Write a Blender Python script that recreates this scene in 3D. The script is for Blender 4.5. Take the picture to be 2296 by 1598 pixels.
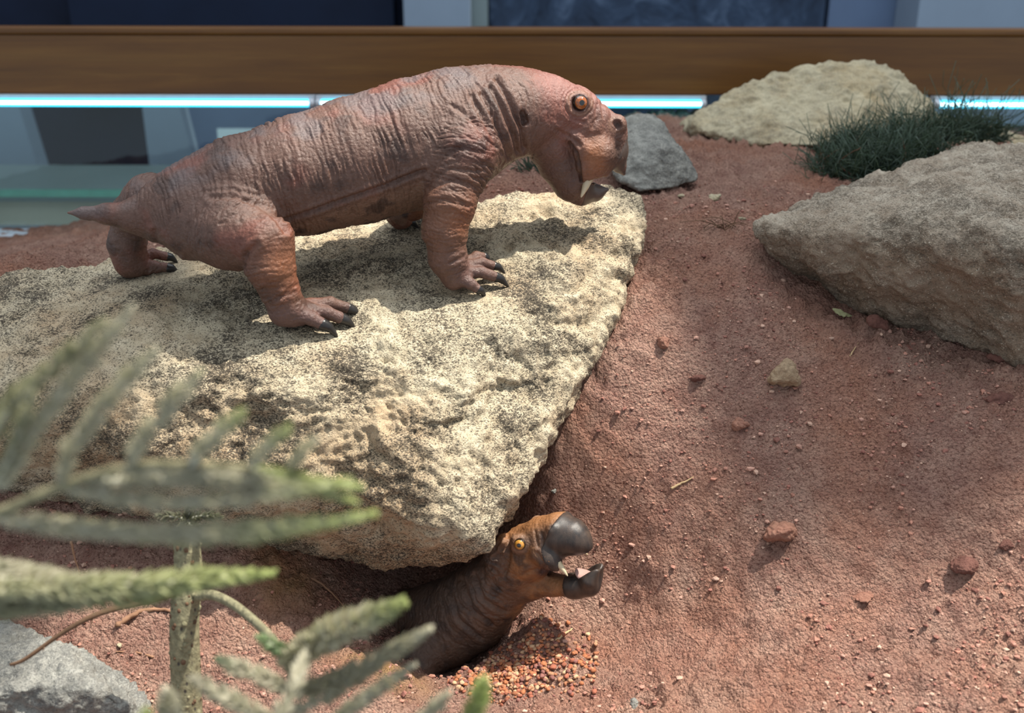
import bpy, bmesh, math, random
import numpy as np
from mathutils import Vector, Matrix
for o in list(bpy.data.objects): bpy.data.objects.remove(o)
random.seed(7); RS = np.random.RandomState(11)
SC = bpy.context.scene; COL = SC.collection

# ------------------------------------------------------------------ camera
FPX, PITCH = 2200.0, math.radians(20.0)
cam = bpy.data.cameras.new('camera'); camo = bpy.data.objects.new('camera', cam); COL.objects.link(camo)
cam.sensor_width = 36.0; cam.lens = 36.0 * FPX / 2296.0
camo.location = (0, 0, 0)
camo.rotation_euler = (math.radians(90) - PITCH, 0, 0)
camo.rotation_euler = (Matrix.Rotation(math.radians(90) - PITCH, 3, 'X') @ Matrix.Rotation(math.radians(0.12), 3, 'Z')).to_euler()
cam.clip_start = 0.01; cam.clip_end = 100
cam.dof.use_dof = True; cam.dof.focus_distance = 1.17; cam.dof.aperture_fstop = 4.4
SC.camera = camo
# ------------------------------------------------------------------ light
W_ = bpy.data.worlds.new('hall_air'); SC.world = W_; W_.use_nodes = True
W_.node_tree.nodes['Background'].inputs[0].default_value = (0.80, 0.90, 1.0, 1)
W_.node_tree.nodes['Background'].inputs[1].default_value = 0.52
ar = bpy.data.lights.new('soft_top_fill', 'AREA'); ar.shape = 'RECTANGLE'; ar.size = 5.0; ar.size_y = 4.0; ar.energy = 125; ar.color = (.95, .98, 1.0)  # area lamp added overhead for soft fill light
aro = bpy.data.objects.new('soft_top_fill', ar); COL.objects.link(aro); aro.location = (.4, 1.6, 3.7)
SUND = Vector((-0.42, -0.07, -0.90)).normalized()
sl = bpy.data.lights.new('sun', 'SUN'); sl.energy = 5.6; sl.angle = math.radians(0.9); sl.color = (1.0, 0.94, 0.83)
suno = bpy.data.objects.new('sun', sl); COL.objects.link(suno)
suno.rotation_euler = SUND.to_track_quat('-Z', 'Y').to_euler(); suno.location = (1.5, 1, 3)
SC.view_settings.view_transform = 'Standard'; SC.view_settings.look = 'None'
SC.view_settings.gamma = 1.0; SC.view_settings.use_curve_mapping = False
SC.view_settings.exposure = 0.40

# ------------------------------------------------------------------ helpers: pixels to places
cp, sp = math.cos(PITCH), math.sin(PITCH)
def ray(u, v):
    xc, yc = (u - 1148.0) / FPX, (799.0 - v) / FPX
    return np.array([xc, cp + yc * sp, -sp + yc * cp])
def W(u, v, Y):
    d = ray(u, v); return d * (Y / d[1])
def dep(p): return p[1] * cp - p[2] * sp
def proj(P):
    dz = P[:, 1] * cp - P[:, 2] * sp
    up = P[:, 1] * sp + P[:, 2] * cp
    return 1148 + FPX * P[:, 0] / dz, 799 - FPX * up / dz

# ------------------------------------------------------------------ numpy noise
_perm = RS.permutation(256).astype(np.int32); _perm = np.concatenate([_perm, _perm, _perm])
_grad = RS.normal(size=(256, 3)).astype(np.float32); _grad /= np.linalg.norm(_grad, axis=1)[:, None]
def noise(P, seed=0):
    P = np.asarray(P, np.float32) + np.float32(seed * 17.31)
    i = np.floor(P).astype(np.int32); f = P - i
    w = f * f * f * (f * (f * 6 - 15) + 10); i &= 255
    r = np.zeros(len(P), np.float32)
    for dx in (0, 1):
        hx = _perm[(i[:, 0] + dx) & 255]; wx = w[:, 0] if dx else 1 - w[:, 0]
        for dy in (0, 1):
            hy = _perm[hx + ((i[:, 1] + dy) & 255)]; wy = w[:, 1] if dy else 1 - w[:, 1]
            for dz in (0, 1):
                g = _grad[_perm[hy + ((i[:, 2] + dz) & 255)]]; wz = w[:, 2] if dz else 1 - w[:, 2]
                d = g[:, 0] * (f[:, 0] - dx) + g[:, 1] * (f[:, 1] - dy) + g[:, 2] * (f[:, 2] - dz)
                r += d * wx * wy * wz
    return r * 1.5
def fbm(P, octs=4, seed=0, gain=0.5, mode=0):
    s = 0; a = 1.0; t = 0; Q = np.asarray(P, np.float32)
    for k in range(octs):
        n = noise(Q, seed + k)
        if mode == 1: n = np.abs(n) * 2 - 0.5
        if mode == 2: n = 0.5 - np.abs(n) * 2
        s = s + a * n; t += a; a *= gain; Q = Q * 2.03
    return s / t
def sstep(a, b, x):
    t = np.clip((x - a) / (b - a), 0, 1); return t * t * (3 - 2 * t)

# ------------------------------------------------------------------ numpy meshing
_C = [(0,0,0),(1,0,0),(0,1,0),(1,1,0),(0,0,1),(1,0,1),(0,1,1),(1,1,1)]
_E = [(0,1),(2,3),(4,5),(6,7),(0,2),(1,3),(4,6),(5,7),(0,4),(1,5),(2,6),(3,7)]
def surface_nets(F, o, h):
    ins = F < 0
    c = np.zeros(tuple(s - 1 for s in F.shape), np.int8)
    n0, n1, n2 = c.shape
    for (a, b, d) in _C: c += ins[a:a+n0, b:b+n1, d:d+n2]
    act = (c > 0) & (c < 8)
    ids = np.argwhere(act); idx = np.full(act.shape, -1, np.int32); idx[act] = np.arange(len(ids))
    vals = [F[ids[:,0]+a, ids[:,1]+b, ids[:,2]+d] for (a, b, d) in _C]
    acc = np.zeros((len(ids), 3)); cnt = np.zeros(len(ids))
    for (a, b) in _E:
        va, vb = vals[a], vals[b]; m = (va < 0) != (vb < 0)
        t = np.where(m, va / np.where(va == vb, 1, va - vb), 0)
        pa, pb = np.array(_C[a], float), np.array(_C[b], float)
        acc += (pa + (pb - pa) * t[:, None]) * m[:, None]; cnt += m
    V = np.array(o) + h * (ids + acc / cnt[:, None])
    faces = []
    for ax in range(3):
        A = np.moveaxis(ins, ax, 0); I = np.moveaxis(idx, ax, 0)
        s = A[:-1] != A[1:]; s = s[:, 1:-1, 1:-1]
        e = np.argwhere(s); i, j, k = e[:,0], e[:,1] + 1, e[:,2] + 1
        q = np.stack([I[i,j-1,k-1], I[i,j,k-1], I[i,j,k], I[i,j-1,k]], 1)
        flip = ~A[i, j, k]
        if ax == 1: flip = ~flip
        q[flip] = q[flip][:, ::-1]
        faces.append(q)
    Fq = np.concatenate(faces); Fq = Fq[(Fq >= 0).all(1)]
    return V, Fq
def subdivide(V, Fq):
    e = np.concatenate([Fq[:, [0,1]], Fq[:, [1,2]], Fq[:, [2,3]], Fq[:, [3,0]]]); e.sort(axis=1)
    key = e[:,0].astype(np.int64) * len(V) + e[:,1]
    u, first, inv = np.unique(key, return_index=True, return_inverse=True)
    em = (V[e[first,0]] + V[e[first,1]]) / 2; fc = V[Fq].mean(1)
    n = len(V); nf = len(Fq); inv = inv.reshape(4, nf) + n; c = np.arange(nf) + n + len(u)
    out = np.concatenate([np.stack([Fq[:,k], inv[k], c, inv[k-1]], 1) for k in range(4)])
    return np.concatenate([V, em, fc]), out
def normals(V, Fq):
    n = np.cross(V[Fq[:,2]] - V[Fq[:,0]], V[Fq[:,3]] - V[Fq[:,1]])
    N = np.zeros_like(V)
    for k in range(4):
        for a in range(3): N[:,a] += np.bincount(Fq[:,k], n[:,a], len(V))
    return N / (np.linalg.norm(N, axis=1)[:, None] + 1e-12)
def relax(V, Fq, it=2):
    a = np.concatenate([Fq[:,k] for k in range(4)]); b = np.concatenate([Fq[:,(k+1)%4] for k in range(4)])
    cnt = np.bincount(a, minlength=len(V)) + np.bincount(b, minlength=len(V))
    for _ in range(it):
        S = np.stack([np.bincount(a, V[b,x], len(V)) + np.bincount(b, V[a,x], len(V)) for x in range(3)], 1)
        V = 0.5 * V + 0.5 * S / np.maximum(cnt, 1)[:, None]
    return V

class MB:                                   # polygon soup of any arity, numpy in the end
    def __init__(s): s.v = []; s.f = []; s.n = 0
    def add(s, V, F):
        V = np.asarray(V, float); s.v.append(V); s.f += [tuple(int(i) + s.n for i in f) for f in F]; s.n += len(V); return s
    def box(s, a, b):
        x0,y0,z0 = a; x1,y1,z1 = b
        return s.add([(x0,y0,z0),(x1,y0,z0),(x1,y1,z0),(x0,y1,z0),(x0,y0,z1),(x1,y0,z1),(x1,y1,z1),(x0,y1,z1)],
                     [(0,3,2,1),(4,5,6,7),(0,1,5,4),(1,2,6,5),(2,3,7,6),(3,0,4,7)])
    def tube(s, pts, rad, sides=6, cap=True):
        pts = np.asarray(pts, float); n = len(pts)
        rad = np.full(n, rad) if np.isscalar(rad) else np.asarray(rad, float)
        T = np.gradient(pts, axis=0); T /= np.linalg.norm(T, axis=1)[:, None] + 1e-12
        ref = np.array([0.31, 0.22, 0.93]); 
        if abs(T[0] @ ref) > .9: ref = np.array([1., .1, 0])
        V = []
        for i in range(n):
            a = np.cross(T[i], ref); a /= np.linalg.norm(a) + 1e-12; b = np.cross(T[i], a)
            for k in range(sides):
                t = 2 * math.pi * k / sides; V.append(pts[i] + rad[i] * (a * math.cos(t) + b * math.sin(t)))
        F = []
        for i in range(n - 1):
            for k in range(sides):
                k2 = (k + 1) % sides; F.append((i*sides+k, i*sides+k2, (i+1)*sides+k2, (i+1)*sides+k))
        if cap: F += [tuple(range(sides))[::-1], tuple(range((n-1)*sides, n*sides))]
        return s.add(V, F)
    def done(s): return np.concatenate(s.v), s.f

def mkobj(name, V, F, mat, parent=None, cols=None, smooth=True, loc=None):
    V = np.asarray(V, float)
    if parent is not None: base = np.array(parent['_w'])
    elif loc is not None: base = np.array(loc, float)
    else: base = np.array([(V[:,0].min()+V[:,0].max())/2, (V[:,1].min()+V[:,1].max())/2, V[:,2].min()])
    me = bpy.data.meshes.new(name); L = V - base
    if isinstance(F, np.ndarray):
        me.vertices.add(len(L)); me.vertices.foreach_set('co', L.astype(np.float32).ravel())
        k = F.shape[1]; me.loops.add(F.size); me.loops.foreach_set('vertex_index', F.astype(np.int32).ravel())
        me.polygons.add(len(F)); me.polygons.foreach_set('loop_start', np.arange(0, F.size, k, dtype=np.int32))
        me.update(calc_edges=True); me.validate()
    else:
        me.from_pydata([tuple(x) for x in L], [], F); me.update()
    if smooth: me.shade_smooth()
    else: me.shade_flat()
    if cols is not None:
        for an, arr in cols.items():
            if arr.ndim == 1:
                at = me.attributes.new(an, 'FLOAT', 'POINT'); at.data.foreach_set('value', arr.astype(np.float32))
            else:
                at = me.attributes.new(an, 'FLOAT_COLOR', 'POINT')
                c4 = np.ones((len(arr), 4), np.float32); c4[:, :3] = arr; at.data.foreach_set('color', c4.ravel())
    me.materials.append(mat)
    o = bpy.data.objects.new(name, me); COL.objects.link(o)
    if parent is not None:
        o.parent = parent; o['_w'] = list(base)
    else:
        o.location = base; o['_w'] = list(base)
    return o
def empty(name, loc):
    o = bpy.data.objects.new(name, None); COL.objects.link(o); o.location = loc; o['_w'] = [float(x) for x in loc]
    o.empty_display_size = 0.02; return o
def tag(o, label, cat, group=None, kind=None):
    o['label'] = label; o['category'] = cat
    if group: o['group'] = group
    if kind: o['kind'] = kind
    return o
def struct(o): o['kind'] = 'structure'; return o

# ------------------------------------------------------------------ materials
def lin(r, g, b): return tuple(((c/255) / 12.92 if c/255 <= .04045 else ((c/255 + .055) / 1.055) ** 2.4) for c in (r, g, b))
class Mat:
    def __init__(s, name, rough=0.6, spec=0.4):
        s.m = bpy.data.materials.new(name); s.m.use_nodes = True; s.nt = s.m.node_tree
        s.b = s.nt.nodes['Principled BSDF']; s.b.inputs['Roughness'].default_value = rough
        s.b.inputs['Specular IOR Level'].default_value = spec
        s.tc = s.nt.nodes.new('ShaderNodeTexCoord').outputs['Object']
    def n(s, t, **kw):
        nd = s.nt.nodes.new('ShaderNode' + t)
        for k, v in kw.items():
            if k[0] == '_': setattr(nd, k[1:], v)
        for k, v in kw.items():
            if k[0] == '_': continue
            k2 = int(k[1:]) if k[0] == 'i' and k[1:].isdigit() else k.replace('__', ' ')
            s.put(nd.inputs[k2], v)
        return nd
    def put(s, sock, v):
        if hasattr(v, 'is_linked') or isinstance(v, bpy.types.NodeSocket): s.nt.links.new(v, sock)
        else: sock.default_value = v if not (isinstance(v, tuple) and len(v) == 3 and sock.type == 'RGBA') else v + (1,)
    def mapping(s, scale, rot=(0,0,0)): return s.n('Mapping', Vector=s.tc, Scale=scale, Rotation=rot).outputs[0]
    def noise(s, scale, detail=4, rough=.55, vec=None, dist=0):
        return s.n('TexNoise', Vector=vec or s.tc, Scale=scale, Detail=detail, Roughness=rough, Distortion=dist).outputs['Fac']
    def voro(s, scale, vec=None, feature='F1', out='Distance'):
        return s.n('TexVoronoi', _feature=feature, Vector=vec or s.tc, Scale=scale).outputs[out]
    def ramp(s, fac, stops):
        r = s.n('ValToRGB', Fac=fac); e = r.color_ramp.elements
        while len(e) < len(stops): e.new(0.5)
        for el, (p, c) in zip(e, stops):
            el.position = p; el.color = (c, c, c, 1) if not isinstance(c, tuple) else c + (1,)
        return r.outputs['Color']
    def mix(s, fac, a, b, mode='MIX'):
        nd = s.n('Mix', _data_type='RGBA', _blend_type=mode)
        s.put(nd.inputs[0], fac); s.put(nd.inputs[6], a); s.put(nd.inputs[7], b); return nd.outputs[2]
    def math(s, op, a, b=0.0):
        nd = s.n('Math', _operation=op); s.put(nd.inputs[0], a); s.put(nd.inputs[1], b); return nd.outputs[0]
    def attr(s, name, out='Color'):
        return s.n('Attribute', _attribute_name=name).outputs[out]
    def color(s, c): s.put(s.b.inputs['Base Color'], c); return s
    def rough(s, c): s.put(s.b.inputs['Roughness'], c); return s
    def bump(s, h, strength=.5, dist=.002):
        s.put(s.b.inputs['Normal'], s.n('Bump', Height=h, Strength=strength, Distance=dist).outputs[0]); return s

def plain(name, rgb, rough=.6, spec=.4, var=.12, scale=30, bump=.1):
    m = Mat(name, rough, spec); n = m.noise(scale, 5)
    lo = tuple(c * (1 - var) for c in rgb); hi = tuple(min(1, c * (1 + var)) for c in rgb)
    m.color(m.ramp(n, [(.3, lo), (.7, hi)])); m.bump(m.noise(scale * 12, 3), bump, .001); return m.m

def stone_mat(name, pale, mid, rust, speck, rustamt=.5, scale=1.0, speckamt=.5):
    m = Mat(name, .85, .25)
    big = m.noise(9 * scale, 6, .6); md = m.noise(55 * scale, 6, .65)
    c = m.mix(m.ramp(md, [(.32, 0.0), (.68, 1.0)]), mid, pale)
    c = m.mix(m.math('MULTIPLY', m.ramp(big, [(.45, 0.0), (.72, 1.0)]), rustamt), c, rust)
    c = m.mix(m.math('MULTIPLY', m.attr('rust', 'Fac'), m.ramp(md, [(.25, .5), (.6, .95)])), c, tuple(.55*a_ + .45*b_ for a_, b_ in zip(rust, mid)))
    st = m.mapping((1, 1, 2.2), (.5, .3, 0))
    sn = m.noise(400 * scale, 4, .7, st); dens = m.ramp(m.noise(16 * scale, 4), [(.3, .0), (.7, .17)])
    sk = m.ramp(m.math('ADD', sn, dens), [(.57, 0.0), (.66, 1.0)])
    c = m.mix(m.math('MULTIPLY', sk, speckamt), c, speck)
    sk2 = m.ramp(m.math('ADD', m.noise(150 * scale, 5, .7, st), dens), [(.62, 0.0), (.70, .8)]); c = m.mix(m.math('MULTIPLY', sk2, speckamt), c, speck)
    wh = m.ramp(m.noise(420 * scale, 2, .5, m.mapping((1.3, 1, 1))), [(.62, 0.0), (.7, .55)])
    c = m.mix(wh, c, tuple(min(1, x * 1.18) for x in pale)); m.color(c)
    h = m.math('ADD', m.math('MULTIPLY', m.noise(160 * scale, 5, .7), 1.0), m.math('MULTIPLY', m.noise(480 * scale, 3, .6), .5))
    m.bump(h, .75, .0045); return m.m

M = {}
M['stone_big'] = stone_mat('cream_granite', (.65, .56, .405), (.44, .365, .25), (.40, .23, .11), (.045, .036, .028), .5, 1.0, .92)
M['stone_right'] = stone_mat('brown_grey_stone', (.52, .46, .37), (.27, .215, .16), (.20, .12, .068), (.07, .055, .04), .35, .9, .6)
M['stone_pale'] = stone_mat('pale_ochre_stone', (.56, .50, .35), (.38, .325, .215), (.40, .26, .10), (.14, .13, .11), .6, .8, .35)
M['stone_grey'] = stone_mat('grey_stone', (.36, .355, .32), (.17, .17, .155), (.26, .22, .16), (.08, .08, .08), .3, .9, .5)
M['stone_tan'] = stone_mat('tan_stone', (.52, .385, .25), (.35, .24, .15), (.38, .20, .10), (.16, .11, .07), .5, 2.0, .3)
M['clod_red'] = stone_mat('red_clod', (.28, .13, .10), (.16, .07, .055), (.20, .09, .065), (.08, .03, .025), .4, 2.5, .3)
M['clod_pink'] = stone_mat('pink_clod', (.46, .24, .17), (.33, .15, .105), (.42, .25, .15), (.18, .08, .06), .4, 2.5, .3)

m = Mat('red_soil', .95, .1)
big = m.noise(5, 6, .6); md = m.noise(38, 6, .65)
c = m.mix(m.ramp(md, [(.3, 0.), (.7, 1.)]), (.36, .19, .15), (.60, .37, .285))
c = m.mix(m.ramp(big, [(.45, 0.), (.66, .65)]), c, (.53, .245, .155))
c = m.mix(m.ramp(m.noise(11, 5, .6), [(.50, 0.), (.72, .55)]), c, (.68, .46, .355))
c = m.mix(m.ramp(m.noise(300, 4, .65), [(.50, 0.), (.64, .72)]), c, (.17, .072, .056))
c = m.mix(m.ramp(m.voro(170), [(.08, .65), (.2, 0.)]), c, (.62, .43, .33))
c = m.mix(m.attr('tan', 'Fac'), c, (.52, .30, .14)); m.color(c)
h = m.math('ADD', m.noise(130, 6, .75), m.math('MULTIPLY', m.noise(420, 4, .75), .6)); h = m.math('SUBTRACT', h, m.math('MULTIPLY', m.voro(230), .9)); h = m.math('SUBTRACT', h, m.math('MULTIPLY', m.voro(470), .5))
m.bump(h, 1.0, .008); M['soil'] = m.m

def skin_mat(name, rough):
    m = Mat(name, rough, .45)
    c = m.attr('col')
    v = m.noise(170, 5, .65); c = m.mix(.55, c, m.ramp(v, [(.28, .45), (.72, 1.0)]), 'MULTIPLY')
    c = m.mix(m.ramp(m.noise(420, 3, .6), [(.6, 0.), (.74, .35)]), c, (.33, .20, .15)); m.color(c)
    m.rough(m.ramp(m.noise(60, 4), [(.3, rough - .1), (.7, rough + .14)]))
    h = m.math('ADD', m.noise(330, 5, .7), m.math('MULTIPLY', m.voro(240), -.6)); m.bump(h, .55, .0022); return m.m
M['skin'] = skin_mat('wrinkled_brown_skin', .37); M['skin_dark'] = skin_mat('dark_brown_skin', .47)
def horn_mat(name, a, b, rough=.3, scale=60):
    m = Mat(name, rough, .5); c = m.ramp(m.noise(scale, 5, .6, m.mapping((1, 1, .35))), [(.3, a), (.7, b)]); m.color(c)
    m.bump(m.noise(scale * 7, 4, .7), .25, .0012); return m.m
M['claw'] = horn_mat('black_claw', (.012, .011, .011), (.03, .027, .026), .32)
M['claw_pale'] = horn_mat('pale_claw', (.42, .38, .34), (.6, .55, .5), .35)
M['beak_grey'] = horn_mat('grey_brown_beak', (.065, .045, .038), (.13, .085, .065), .34, 40)
M['beak_black'] = horn_mat('charcoal_beak', (.016, .015, .016), (.075, .052, .040), .36, 130)
M['tusk'] = horn_mat('ivory_tusk', (.50, .38, .22), (.66, .56, .40), .3)
M['mouth'] = plain('pink_mouth', (.50, .30, .26), .45, .5, .15, 60)
M['mouth_dark'] = plain('dark_mouth', (.07, .035, .035), .4, .5, .2, 60)
M['hole'] = plain('dark_pit', (.02, .013, .01), .7, .2, .2, 60)
def eye_mat(name, a, b):
    m = Mat(name, .04, .6)
    d = m.attr('iris', 'Fac')
    n = m.noise(900, 3)
    iris = m.mix(m.ramp(n, [(.35, 0.), (.65, 1.)]), a, b)
    c = m.mix(m.ramp(d, [(.30, 0.), (.36, 1.)]), (.006, .005, .004), iris)
    c = m.mix(m.ramp(d, [(.82, 0.), (.9, 1.)]), c, (.02, .012, .008)); m.color(c)
    m.put(m.b.inputs['Coat Weight'], 1.0); m.put(m.b.inputs['Coat Roughness'], .02); return m.m
M['eye'] = eye_mat('amber_eye', (.44, .125, .016), (.20, .045, .008)); M['eye2'] = eye_mat('yellow_eye', (.62, .33, .06), (.45, .17, .03))

m = Mat('varnished_wood', .32, .45)
g = m.noise(14, 8, .65, m.mapping((.16, 1, 2.4)), .6); g2 = m.noise(60, 5, .6, m.mapping((.05, 1, 3)))
c = m.ramp(g, [(.25, (.095, .036, .007)), (.5, (.15, .062, .011)), (.75, (.20, .092, .018))]); c = m.mix(.4, c, m.ramp(g2, [(.3, .55), (.7, 1.)]), 'MULTIPLY'); m.color(c)
m.bump(g2, .12, .001); M['wood'] = m.m
def lampm(name, rgb, e):
    m = Mat(name, .4); m.color(rgb); m.put(m.b.inputs['Emission Color'], rgb); m.b.inputs['Emission Strength'].default_value = e
    return m.m
M['tube'] = lampm('lit_cyan_tube', (.06, .68, .95), 1.5)
M['tube_core'] = lampm('lit_white_core', (.62, .93, 1.0), 3.0)
M['white_metal'] = plain('white_enamel', (.55, .60, .66), .4, .5, .05)
M['navy'] = plain('navy_wall', (.004, .009, .026), .7, .2, .3, 3, 0.05)
M['navy2'] = plain('navy_panel', (.005, .011, .030), .7, .2, .2, 3, 0.05)
M['column'] = plain('pale_blue_grey', (.20, .26, .34), .7, .3, .1, 2)
M['steel'] = plain('slate_blue_panel', (.10, .15, .25), .6, .3, .12, 3)
M['mural'] = None
m = Mat('dark_blue_mural', .7, .3); q = m.noise(5, 8, .7, None, 1.4)
m.color(m.ramp(q, [(.32, (.006, .013, .030)), (.55, (.030, .055, .105)), (.72, (.10, .15, .24))])); m.bump(q, .6, .05); M['mural'] = m.m
M['bench_top'] = plain('grey_green_top', (.16, .21, .22), .4, .5, .06, 4)
M['bench_front'] = plain('cream_front', (.34, .34, .29), .7, .3, .06, 6)
M['card'] = plain('white_card', (.62, .72, .76), .6, .3, .04)
M['floor'] = plain('hall_floor', (.05, .06, .075), .5, .4, .1, 4)
M['shade_slab'] = plain('shade_slab_grey', (.55, .58, .62), .9, .1, .04, 4)
m = bpy.data.materials.new('case_glass'); m.use_nodes = True; nt = m.node_tree; nt.nodes.clear()
o_ = nt.nodes.new('ShaderNodeOutputMaterial'); mx = nt.nodes.new('ShaderNodeMixShader'); tr = nt.nodes.new('ShaderNodeBsdfTransparent'); gl = nt.nodes.new('ShaderNodeBsdfGlossy'); fr = nt.nodes.new('ShaderNodeFresnel')
tr.inputs[0].default_value = (.86, .94, .93, 1); gl.inputs['Roughness'].default_value = .02; fr.inputs[0].default_value = 1.45
nt.links.new(fr.outputs[0], mx.inputs[0]); nt.links.new(tr.outputs[0], mx.inputs[1]); nt.links.new(gl.outputs[0], mx.inputs[2]); nt.links.new(mx.outputs[0], o_.inputs[0]); M['glass'] = m
M['glass_edge'] = plain('green_glass_edge', (.10, .30, .24), .2, .6, .1)
m = Mat('bark', .85, .2); v = m.voro(120, m.mapping((1, 1, .6))); n = m.noise(200, 5, .7)
c = m.ramp(n, [(.3, (.15, .14, .085)), (.7, (.38, .345, .21))]); c = m.mix(m.ramp(v, [(.10, 1.), (.22, 0.)]), c, (.07, .06, .055)); m.color(c); m.bump(m.math('ADD', n, v), .8, .004); M['bark'] = m.m
M['twig'] = plain('dry_twig', (.13, .075, .045), .85, .2, .3, 60, .4)
M['root'] = plain('tan_root', (.30, .165, .10), .85, .2, .25, 60, .4)
M['straw'] = plain('straw', (.50, .36, .20), .8, .2, .2, 60)
M['flake_green'] = plain('pale_green_flake', (.37, .36, .19), .7, .3, .15, 50)
def needle_mat(name):
    m = Mat(name, .55, .3); m.color(m.mix(.35, m.attr('col'), m.ramp(m.noise(300, 3), [(.3, .5), (.7, 1.)]), 'MULTIPLY')); 
    t = m.n('BsdfTranslucent', Color=m.mix(.5, m.attr('col'), (.5, .6, .2), 'MIX')); mx = m.n('MixShader', Fac=.38)
    out = m.nt.nodes['Material Output']; m.nt.links.new(m.b.outputs[0], mx.inputs[1]); m.nt.links.new(t.outputs[0], mx.inputs[2]); m.nt.links.new(mx.outputs[0], out.inputs[0]); return m.m
M['needle'] = needle_mat('conifer_needles'); M['shrub'] = needle_mat('dark_green_wiry_shrub')
m = Mat('gravel_pellets', .85, .2); m.color(m.mix(.4, m.attr('col'), m.ramp(m.noise(400, 4), [(.3, .55), (.7, 1.)]), 'MULTIPLY')); m.bump(m.noise(700, 4), .4, .001); M['gravel'] = m.m

# ------------------------------------------------------------------ the hall behind the case
def box_obj(name, a, b, mat, parent=None, bev=0.0):
    mb = MB().box(a, b); V, F = mb.done(); o = mkobj(name, V, F, mat, parent, smooth=False)
    if bev:
        md = o.modifiers.new('bev', 'BEVEL'); md.width = bev; md.segments = 2
    return o
YW = 4.6
struct(box_obj('wall_back', (-5, YW, -1.6), (5, YW + .1, 2.2), M['navy']))
struct(box_obj('floor', (-5, 2.4, -1.65), (5, YW + .1, -1.6), M['floor']))
# unseen slabs added overhead, edges shaped to shade the back, right and left
def shade_slab():
    k = 4.4 / -SUND[2]; ox, oy = -SUND[0] * k, -SUND[1] * k
    out = [(-6, 1.50), (.06, 1.46), (.13, 1.40), (.26, 1.21), (.42, 1.02), (.60, .98), (3.0, .95), (3.0, 4.2), (-6, 4.2)]
    slab('shade_slab', out, ox, oy); slab('shade_slab', [(-5, -2.5), (-.46, -2.5), (-.40, 1.10), (-.46, 1.5), (-5, 1.5)], ox, oy)
def slab(name, out, ox, oy):
    pts = [(x + ox, y + oy) for x, y in out]; n = len(pts)
    V = [(x, y, 4.0) for x, y in pts] + [(x, y, 4.15) for x, y in pts]
    F = [tuple(range(n))[::-1], tuple(range(n, 2*n))] + [(i, (i+1) % n, n + (i+1) % n, n + i) for i in range(n)]
    struct(mkobj(name, V, F, M['shade_slab'], smooth=False))
shade_slab()
def panel(name, u0, v0, u1, v1, Y, th, mat, label, cat, skew=0, zlo=None, zhi=None):
    a = W(u0, v1, Y); b = W(u1, v0, Y)
    z0 = a[2] if zlo is None else zlo; z1 = b[2] if zhi is None else zhi
    xa, xb = a[0], b[0]
    V = [(xa, Y, z0), (xb + skew, Y, z0), (xb + skew, Y + th, z0), (xa, Y + th, z0), (xa, Y, z1), (xb, Y, z1), (xb, Y + th, z1), (xa, Y + th, z1)]
    F = [(0,3,2,1),(4,5,6,7),(0,1,5,4),(1,2,6,5),(2,3,7,6),(3,0,4,7)]
    return tag(mkobj(name, V, F, mat, smooth=False), label, cat)
panel('display_column', 905, 0, 1052, 68, 4.3, .25, M['column'], 'pale blue-grey column above the rail, left of the dark blue mural', 'column', 0, -1.6, 1.2)
panel('display_block', 1052, 22, 1092, 68, 4.38, .2, M['bench_top'], 'small grey block between the pale column and the dark blue mural', 'block', 0, -.5, .02)
panel('rock_mural', 1096, 0, 1850, 68, 4.45, .12, M['mural'], 'dark blue rock-patterned mural panel behind the wooden rail', 'mural', 0, -1.2, 1.2)
panel('wall_panel', 1852, 0, 2050, 68, 4.47, .1, M['steel'], 'slate blue wall panel right of the rock mural', 'panel', 0, -1.2, 1.2)
panel('display_column', 2052, 0, 2420, 68, 4.2, .25, M['column'], 'pale grey column at the top right corner above the rail', 'column', 0, -1.6, 1.2)
panel('wall_panel', -260, 240, 40, 380, 4.0, .1, M['column'], 'pale slanted panel seen through the glass at the far left edge', 'panel', .09, -1.0, None)
panel('wall_panel', 335, 240, 400, 380, 4.1, .1, M['column'], 'narrow pale panel behind the glass above the red creature\'s rump', 'panel', .1, -1.0, None)
panel('wall_panel', 400, 240, 900, 380, 4.2, .1, M['steel'], 'wide grey-blue panel behind the glass over the red creature\'s back', 'panel', 0, -1.0, None)
panel('label_card', 488, 290, 600, 318, 3.7, .01, M['card'], 'white label card behind the glass just above the creature\'s back', 'card', 0, None, None)
panel('wall_panel', 160, 0, 880, 66, 4.5, .08, M['navy2'], 'dark navy panel above the rail at the upper left', 'panel', .0, -.4, 1.2)
bench = empty('hall_bench', (-.9, 3.5, -1.6)); tag(bench, 'long pale bench behind the glass at left, beyond the soil', 'bench')
zt = W(200, 432, 3.22)[2]
box_obj('bench_top', (-2.4, 3.20, zt - .03), (-.2, 3.78, zt), M['bench_top'], bench, .004)
box_obj('bench_front', (-2.38, 3.22, -1.6), (-.22, 3.76, zt - .03), M['bench_front'], bench)
box_obj('glass_edge', (-2.4, 3.19, zt - .012), (-.2, 3.20, zt + .012), M['glass_edge'], bench)
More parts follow.
